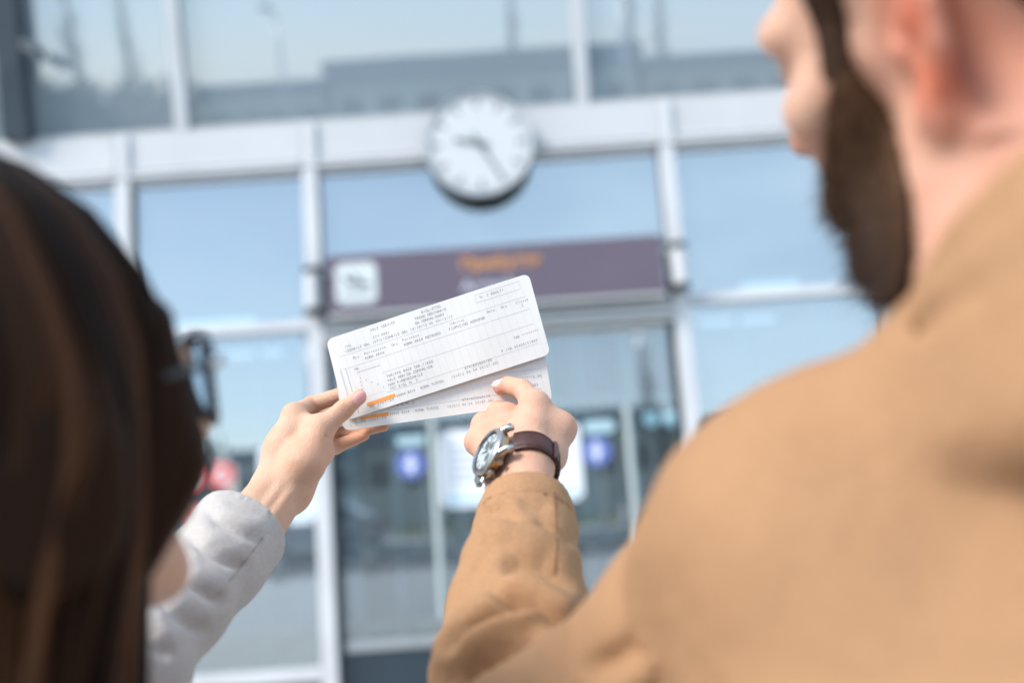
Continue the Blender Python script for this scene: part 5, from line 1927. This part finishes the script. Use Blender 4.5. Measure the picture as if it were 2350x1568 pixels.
for i in range(900):
    ph = rng.uniform(36, 324)
    a = rad(ph)
    sc_ = rng.uniform(1.0, 1.07)
    ctr = np.array([-1.6, 0, 4.0])
    pts = []
    for th in (12, 30, 50, 70, 90, 104):
        t_ = rad(th)
        loc = ctr + np.array([10.3 * math.cos(a) * math.sin(t_), 9.0 * math.sin(a) * math.sin(t_), 10.1 * math.cos(t_)]) * sc_ * (1.0 + 0.04 * math.sin(3 * a))
        pts.append(w_p(*loc))
    Lh = rng.uniform(30, 44)
    d0 = pts[-1]
    wob = rng.normal(size=3) * 0.5
    inw = -w_A[:, 1] * ((d0 - w_head_c) @ w_A[:, 1]) * np.array([1, 1, 0])
    for s_ in (0.10, 0.22, 0.4, 0.7, 1.0):
        pts.append(d0 + gdn * Lh * s_ + inw * 0.46 * (1 - math.exp(-Lh * s_ / 6.0)) + wob * math.sin(s_ * 5 + i) * s_ + rng.normal(size=3) * 0.15)
    R0 = rng.uniform(0.22, 0.5)
    P = np.array(pts)
    for _ in range(6):
        dd = whf.at(P)
        gr = np.stack([whf.at(P + e3 * 0.9) - whf.at(P - e3 * 0.9) for e3 in np.eye(3)], 1)
        gr[:, 2] *= 0.3
        gr /= np.linalg.norm(gr, axis=1)[:, None] + 1e-6
        P = P + gr * np.clip(0.12 + 0.25 * R0 - dd, 0, 1.2)[:, None]
    P[1:-1] = 0.25 * P[:-2] + 0.5 * P[1:-1] + 0.25 * P[2:]
    pts = list(P)
    v_, f2 = tube_vf(pts, [R0 * .5, R0, R0, R0, R0, R0, R0, R0, R0 * .9, R0 * .7, R0 * .15], 5, False, 0.6)
    LV.append(v_)
    LF.append(np.array(f2) + n0)
    n0 += len(v_)
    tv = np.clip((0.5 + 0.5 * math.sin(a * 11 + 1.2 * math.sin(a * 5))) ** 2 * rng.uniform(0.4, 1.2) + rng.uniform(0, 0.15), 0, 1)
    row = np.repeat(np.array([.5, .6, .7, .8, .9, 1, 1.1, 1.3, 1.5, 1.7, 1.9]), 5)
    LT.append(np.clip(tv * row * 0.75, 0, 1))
LV, LF, LT = np.concatenate(LV), np.concatenate(LF), np.concatenate(LT)


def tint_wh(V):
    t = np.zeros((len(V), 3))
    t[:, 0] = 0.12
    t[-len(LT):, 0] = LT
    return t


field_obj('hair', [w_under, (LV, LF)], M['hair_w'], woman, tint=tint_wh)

# jacket
nx, ny, nz = w_neck
fd = Field(*bnd([w_neck + [22, 18, 2], w_neck - [22, 18, 0], [nx, ny, 70]], 6), 0.6)
fd.cone(w_SL - [0, 0, 1.5], w_SR - [0, 0, 1.5], 5.8, 5.8, 4)
fd.cone(w_neck - [0, 0, 5], w_neck - [0, 0, 12], 6.0, 8.5, 3)
fd.ell((nx, ny, nz - 27), (16.5, 12, 20), w_T, 4)
fd.ell((nx, ny, nz - 42), (15, 11.5, 18), w_T, 6)
fd.ell((nx, ny, 86), (17.5, 13, 14), w_T, 6)
fd.cut((0, 0, 76), (0, 0, -1), 0.4)
jacket = field_obj('jacket', [fd.mesh(2)], M['pale_wool'], woman)
# left sleeve
ps = [J(590, 1192, 86.2), J(498, 1294, 80.5), J(402, 1393, 74.5), J(305, 1488, 70.0), J(255, 1560, 66.5)]
fd = Field(*bnd(ps + [w_SL], 8), 0.24)
fd.chain(ps, [3.85, 3.85, 3.9, 4.2, 4.9], 1.0)
fd.ell(J(512, 1190, 83.6), (2.0, 2.0, 2.0), None, 2.0)
fd.chain([w_E, (w_E + w_SL) / 2, w_SL], [4.9, 5.4, 6.3], 1.5)
cu = J(562, 1218, 84.6)
sax = unit(ps[0] - ps[1])
fd.cut(cu, sax, 0.35)
fd.cone(cu + sax * 2, cu - sax * 3.5, 3.05, 3.05, 0.2, 'sub')
sx_, sy_, _ = frame_of(sax)
for dz_, r_ in ((0.6, 0.09),):
    ring = [ps[0] + ((cu - ps[0]) @ sax) * sax - sax * dz_ + (sx_ * math.cos(a_) + sy_ * math.sin(a_)) * 3.78 for a_ in np.linspace(0, 2 * math.pi, 33)]
    fd.chain(ring, [r_] * 33, 0.15, 'sub')
sl_m = cloth_folds(*fd.mesh(2), W_FOLDS)
field_obj('sleeve', [sl_m], M['pale_wool'], jacket)
seam(sl_m[0], [(604, 1234), (556, 1298), (500, 1366)], jacket, M['pale_seam'])
fd = Field(*bnd([w_SR, w_SR + [4, 4, -56]], 8), 0.6)
e_ = w_SR + w_T[:, 0] * 4 + w_T[:, 1] * -2 + [0, 0, -27]
fd.chain([w_SR, e_, e_ + w_T[:, 0] * -4 + w_T[:, 1] * 11 + [0, 0, -16]], [6.3, 5.2, 4.2], 2)
field_obj('sleeve', [fd.mesh(2)], M['pale_wool'], jacket)
fd = Field((nx - 22, ny - 20, 3), (nx + 22, ny + 20, 92), 0.8)
fd.ell((nx, ny, 84), (15, 11, 12), w_T, 4)
for q in (-1, 1):
    h_ = np.array([nx, ny, 0]) + w_T[:, 0] * q * 7.25
    fd.cone((h_[0], h_[1], 80), (h_[0], h_[1], 48), 9, 7, 3).cone((h_[0], h_[1], 48), (h_[0], h_[1] - 1, 9), 7, 5.5, 2)
field_obj('trousers', [fd.mesh()], M['denim'], woman)
shoes(w_feet, w_T, woman)

# ================================================================== SPECTACLES
gl = empty('spectacles', tuple(w_p(9, 0, 1) / 100), 'black framed spectacles on the long haired face', 'spectacles')
for q in (-1, 1):
    cx = 3.85 * q
    rim = []
    for k in range(28):
        a = 2 * math.pi * k / 28
        ex = 2 / 2.9
        xx = 2.95 * math.copysign(abs(math.cos(a)) ** ex, math.cos(a))
        yy = 2.25 * math.copysign(abs(math.sin(a)) ** ex, math.sin(a))
        if yy < 0:
            xx *= 1 - 0.13 * abs(yy) / 2.25
        rim.append((xx, yy))
    pts = [w_p(11.1 - 0.055 * (cx + x) ** 2, cx + x, 1.2 + y) / 100 for x, y in rim]
    thick = [0.0036 if y > 1.2 else 0.0028 for x, y in rim]
    v_, f2 = tube_vf(pts + [pts[0]], thick + [thick[0]], 8, False)
    rm = mesh_obj('rim', v_, f2, M['frame_black'], gl, smooth=True)
    mesh_obj('lens', [w_p(11.1 - 0.055 * cx ** 2, cx, 1.2) / 100] + pts, [(0, 1 + k, 1 + (k + 1) % 28) for k in range(28)], M['lens'], gl, smooth=True)
    mesh_obj('temple', *tube_vf([w_p(11.1 - 0.055 * 6.75 ** 2, 6.9 * q, 2.6) / 100, w_p(8.0, 7.5 * q, 2.6) / 100, w_p(0.5, 7.7 * q, 2.2) / 100, w_p(-1.5, 7.8 * q, 0.5) / 100], [0.0022, 0.0024, 0.002, 0.0018], 8), M['frame_black'], gl, smooth=True)
    mesh_obj('hinge', *tube_vf([w_p(9.2, 6.95 * q, 2.55) / 100, w_p(8.3, 7.3 * q, 2.6) / 100], 0.0027, 8), M['steel'], gl, smooth=True)
mesh_obj('bridge', *tube_vf([w_p(11.45, -0.95, 1.9) / 100, w_p(11.7, 0, 2.2) / 100, w_p(11.45, 0.95, 1.9) / 100], 0.002, 8), M['frame_black'], gl, smooth=True)

# ================================================================== TICKETS
def ticket(tl, tr, bl, label, flip, lines, marks, curl, name='train_ticket'):
    """tl, tr, bl = world cm of the corners; local x 0..20 right, y 0..8 down"""
    ex, ey = (tr - tl) / 20.0, (bl - tl) / 8.0
    nrm = unit(np.cross(ey, ex))
    if nrm @ cdir(0, 0, 1) < 0:
        nrm = -nrm

    def S(x, y, h=0.0):
        x = np.asarray(x, float)
        y = np.asarray(y, float)
        b = curl * np.sin((x - 2.0) / 18.0 * math.pi) * 0.55 + 0.05 * np.sin(y / 8 * math.pi) + 0.04 * np.sin(x * 0.9 + y * 0.3)
        return (tl + x[..., None] * ex + y[..., None] * ey + (b + h)[..., None] * nrm) / 100
    e = empty(name, tuple(S(np.array(10.), np.array(8.))), label, 'ticket', 'paper train tickets')
    W_, H_, rc = 20.0, 8.0, 0.62
    ys = [0, .06, .18, .35, .62, 2, 3.2, 4, 4.8, 6, 7.38, 7.65, 7.82, 7.94, 8]
    nx_ = 30
    top, V, F = [], [], []
    for y in ys:
        dd = rc - y if y < rc else (y - (H_ - rc) if y > H_ - rc else 0)
        ins = rc - math.sqrt(max(0, rc * rc - dd * dd)) if dd > 0 else 0
        xs = np.linspace(ins, W_ - ins, nx_ + 1)
        V.append(S(xs, np.full(nx_ + 1, float(y)), np.zeros(nx_ + 1)))
    Vf = np.concatenate(V)
    Vb = Vf - nrm * 0.00022
    ny_ = len(ys)
    n1 = nx_ + 1
    for j in range(ny_ - 1):
        for i in range(nx_):
            q = (j * n1 + i, j * n1 + i + 1, (j + 1) * n1 + i + 1, (j + 1) * n1 + i)
            F.append(q)
            F.append(tuple(k + len(Vf) for k in q[::-1]))
    rim_ = [i for i in range(n1)] + [j * n1 + nx_ for j in range(1, ny_)] + [(ny_ - 1) * n1 + i for i in range(nx_ - 1, -1, -1)] + [j * n1 for j in range(ny_ - 2, 0, -1)]
    for a_, b_ in zip(rim_, rim_[1:] + rim_[:1]):
        F.append((b_, a_, a_ + len(Vf), b_ + len(Vf)))
    pap = mesh_obj('paper', np.concatenate([Vf, Vb]), F, M['paper'], e, smooth=True, sharp=40)

    def quad(x0, y0, x1, y1, w, mat, nm, h=0.012, n=6):
        d = np.array([x1 - x0, y1 - y0])
        L = np.linalg.norm(d)
        p_ = np.array([-d[1], d[0]]) / L * w / 2
        xs = np.linspace(x0, x1, n + 1)
        yy = np.linspace(y0, y1, n + 1)
        a_ = S(xs + p_[0], yy + p_[1], np.full(n + 1, h))
        b_ = S(xs - p_[0], yy - p_[1], np.full(n + 1, h))
        return np.concatenate([a_, b_]), [(i, i + 1, n + 1 + i + 1, n + 1 + i) for i in range(n)]
    # fine guilloche and ruled lines
    gu = []
    for k in range(26):
        x0 = 0.5 + k * 0.74
        gu.append(quad(x0, 0.25, x0 + 0.5, 7.75, 0.035, None, None, 0.006, 10))
    o_ = mesh_obj('guilloche', *merge(gu), M['ink_pink'], pap)
    tag(o_, kind='stuff')
    ru_ = []
    for (x0, x1, y) in ((0.9, 19.2, 2.02), (0.9, 19.2, 3.28), (4.4, 19.2, 4.75), (4.4, 19.2, 6.66), (14.6, 18.9, 0.45), (14.6, 18.9, 1.2)):
        ru_.append(quad(x0, y, x1, y, 0.035, None, None, 0.008, 16))
    for x in (14.6, 18.9):
        ru_.append(quad(x, 0.45, x, 1.2, 0.03, None, None, 0.008, 3))
    tag(mesh_obj('ruled_lines', *merge(ru_), M['ink_pale'], pap), kind='stuff')
    # security strips on the short edge
    st = []
    for x0 in (0.62, 1.15):
        for k in range(24):
            st.append(quad(x0 + 0.02 * k * 0.3, 3.2 + k * 0.19, x0 + 0.02 * k * 0.3 + 0.01, 3.2 + k * 0.19 + 0.12, 0.09, None, None, 0.009, 1))
    tag(mesh_obj('edge_print', *merge(st), M['ink_blue'], pap), kind='stuff')
    # typed lines, one mesh per line
    for (s_, x0, y, x1) in lines:
        adv = (x1 - x0) / len(s_)
        pr = []
        for k, ch in enumerate(s_):
            if ch == ' ':
                continue
            gv, gf = glyph(ch)
            if not len(gv):
                continue
            gx = gv[:, 0]
            wd = max(gx.max() - gx.min(), 1e-3)
            sx = min(0.30, adv * 0.98 / max(wd, 0.35))
            px = x0 + adv * (k + 0.5) + (gx - (gx.max() + gx.min()) / 2) * sx
            py = y - gv[:, 1] * 0.36
            pr.append((S(px, py, np.full(len(px), 0.014)), gf))
        if pr:
            mesh_obj('typed_line', *merge(pr), M['ink'], pap)
    for (x0, y0, x1, y1, w) in marks:
        v_, f2 = quad(x0, y0, x1, y1, w, None, None, 0.011, 8)
        mesh_obj('highlighter_mark', v_, f2, M['marker'], pap)
    return e


FRONT = [('SELF SERVICE',4.27,0.61,6.77),('BIGLIETTO',9.35,0.51,11.24),('TRENO ORDINARIO',8.61,0.93,11.70),('DA CONVALIDARE',8.55,1.35,11.42),('CIV 0083',4.36,1.35,5.99),('IZZABILE DAL 10TILIZZABILE DAL 10/10/12 AL 09/12/12',1.47,1.79,12.11),('(IA)',1.58,1.35,2.20),('Ora',2.06,2.63,2.67),('Partenzata',3.14,2.57,5.35),('Ora',5.90,2.62,6.51),('Partenza',6.96,2.49,8.65),('->Arrivo',11.56,2.45,13.07),('Data',15.29,2.45,16.08),('Ora',16.65,2.45,17.27),('Classe',18.12,2.47,19.36),('2',18.55,2.89,18.72),('ROMA AREA',3.14,3.03,5.06),('ROMA AREA METROPO',7.01,2.97,10.62),('FIUMICINO AEROPOR',11.43,2.89,15.02),('N. 2 ADULTI',15.01,0.89,17.37),('No ..........',1.96,3.69,4.43),('*************',2.04,4.13,4.35),('TAR ********',17.07,5.61,19.55),('P.IVA 05403151003',15.65,6.45,19.19),('TARIFFA BASE TAR.1/REG',4.66,5.31,9.29),('VALE NON DA CONVALIDA',4.66,5.73,9.14),('NON RIMBORSABILE',4.66,6.15,8.06),('TOT BIGL N. 2',4.70,6.55,7.46),('00004 0214',5.12,7.38,6.97),('ROMA TUSCOL',7.50,7.38,9.81),('0741A02069180',11.92,6.90,14.61),('101012 06:54 23157-501',10.51,7.32,15.19),('AD 2069180',2.41,7.55,4.88),('*',2.17,4.73,2.39),('*',2.65,5.07,2.87),('*',3.12,5.45,3.34),('*',3.59,5.83,3.81),('*',4.06,6.21,4.28),('*',2.10,5.10,2.32),('*',2.10,5.44,2.32),('*',2.10,5.78,2.32),('..............',2.40,6.44,4.31)]
BACK = [('00004 0214',4.55,7.16,6.48),('ROMA TUSCOL',7.03,7.19,9.35),('101012 06:54 23157-501',10.06,7.24,14.59),('0741A02069179',11.56,6.79,14.27),('****16,00',17.49,5.57,19.37),('P.IVA 05403151003',15.4,6.36,18.92),('AD 2069179',1.75,7.42,4.24),('TOT BIGL N. 2',4.66,6.38,7.04)]
ticket(J(748, 780, 93.4), J(1213, 627, 92.9), J(795, 966, 92.8), 'front paper train ticket, tilted steeper and overlapping the other, under the thumb', 0, FRONT, [(2.25, 7.18, 5.05, 7.14, 0.36)], 0.35)
ticket(J(761, 799, 93.6), J(1237.3, 730.5, 93.15), J(788.7, 989.5, 93.05), 'rear paper train ticket with the pointing finger against it', 0, BACK, [(1.75, 7.10, 3.1, 7.0, 0.22), (2.8, 7.0, 4.5, 6.99, 0.34)], 0.25)
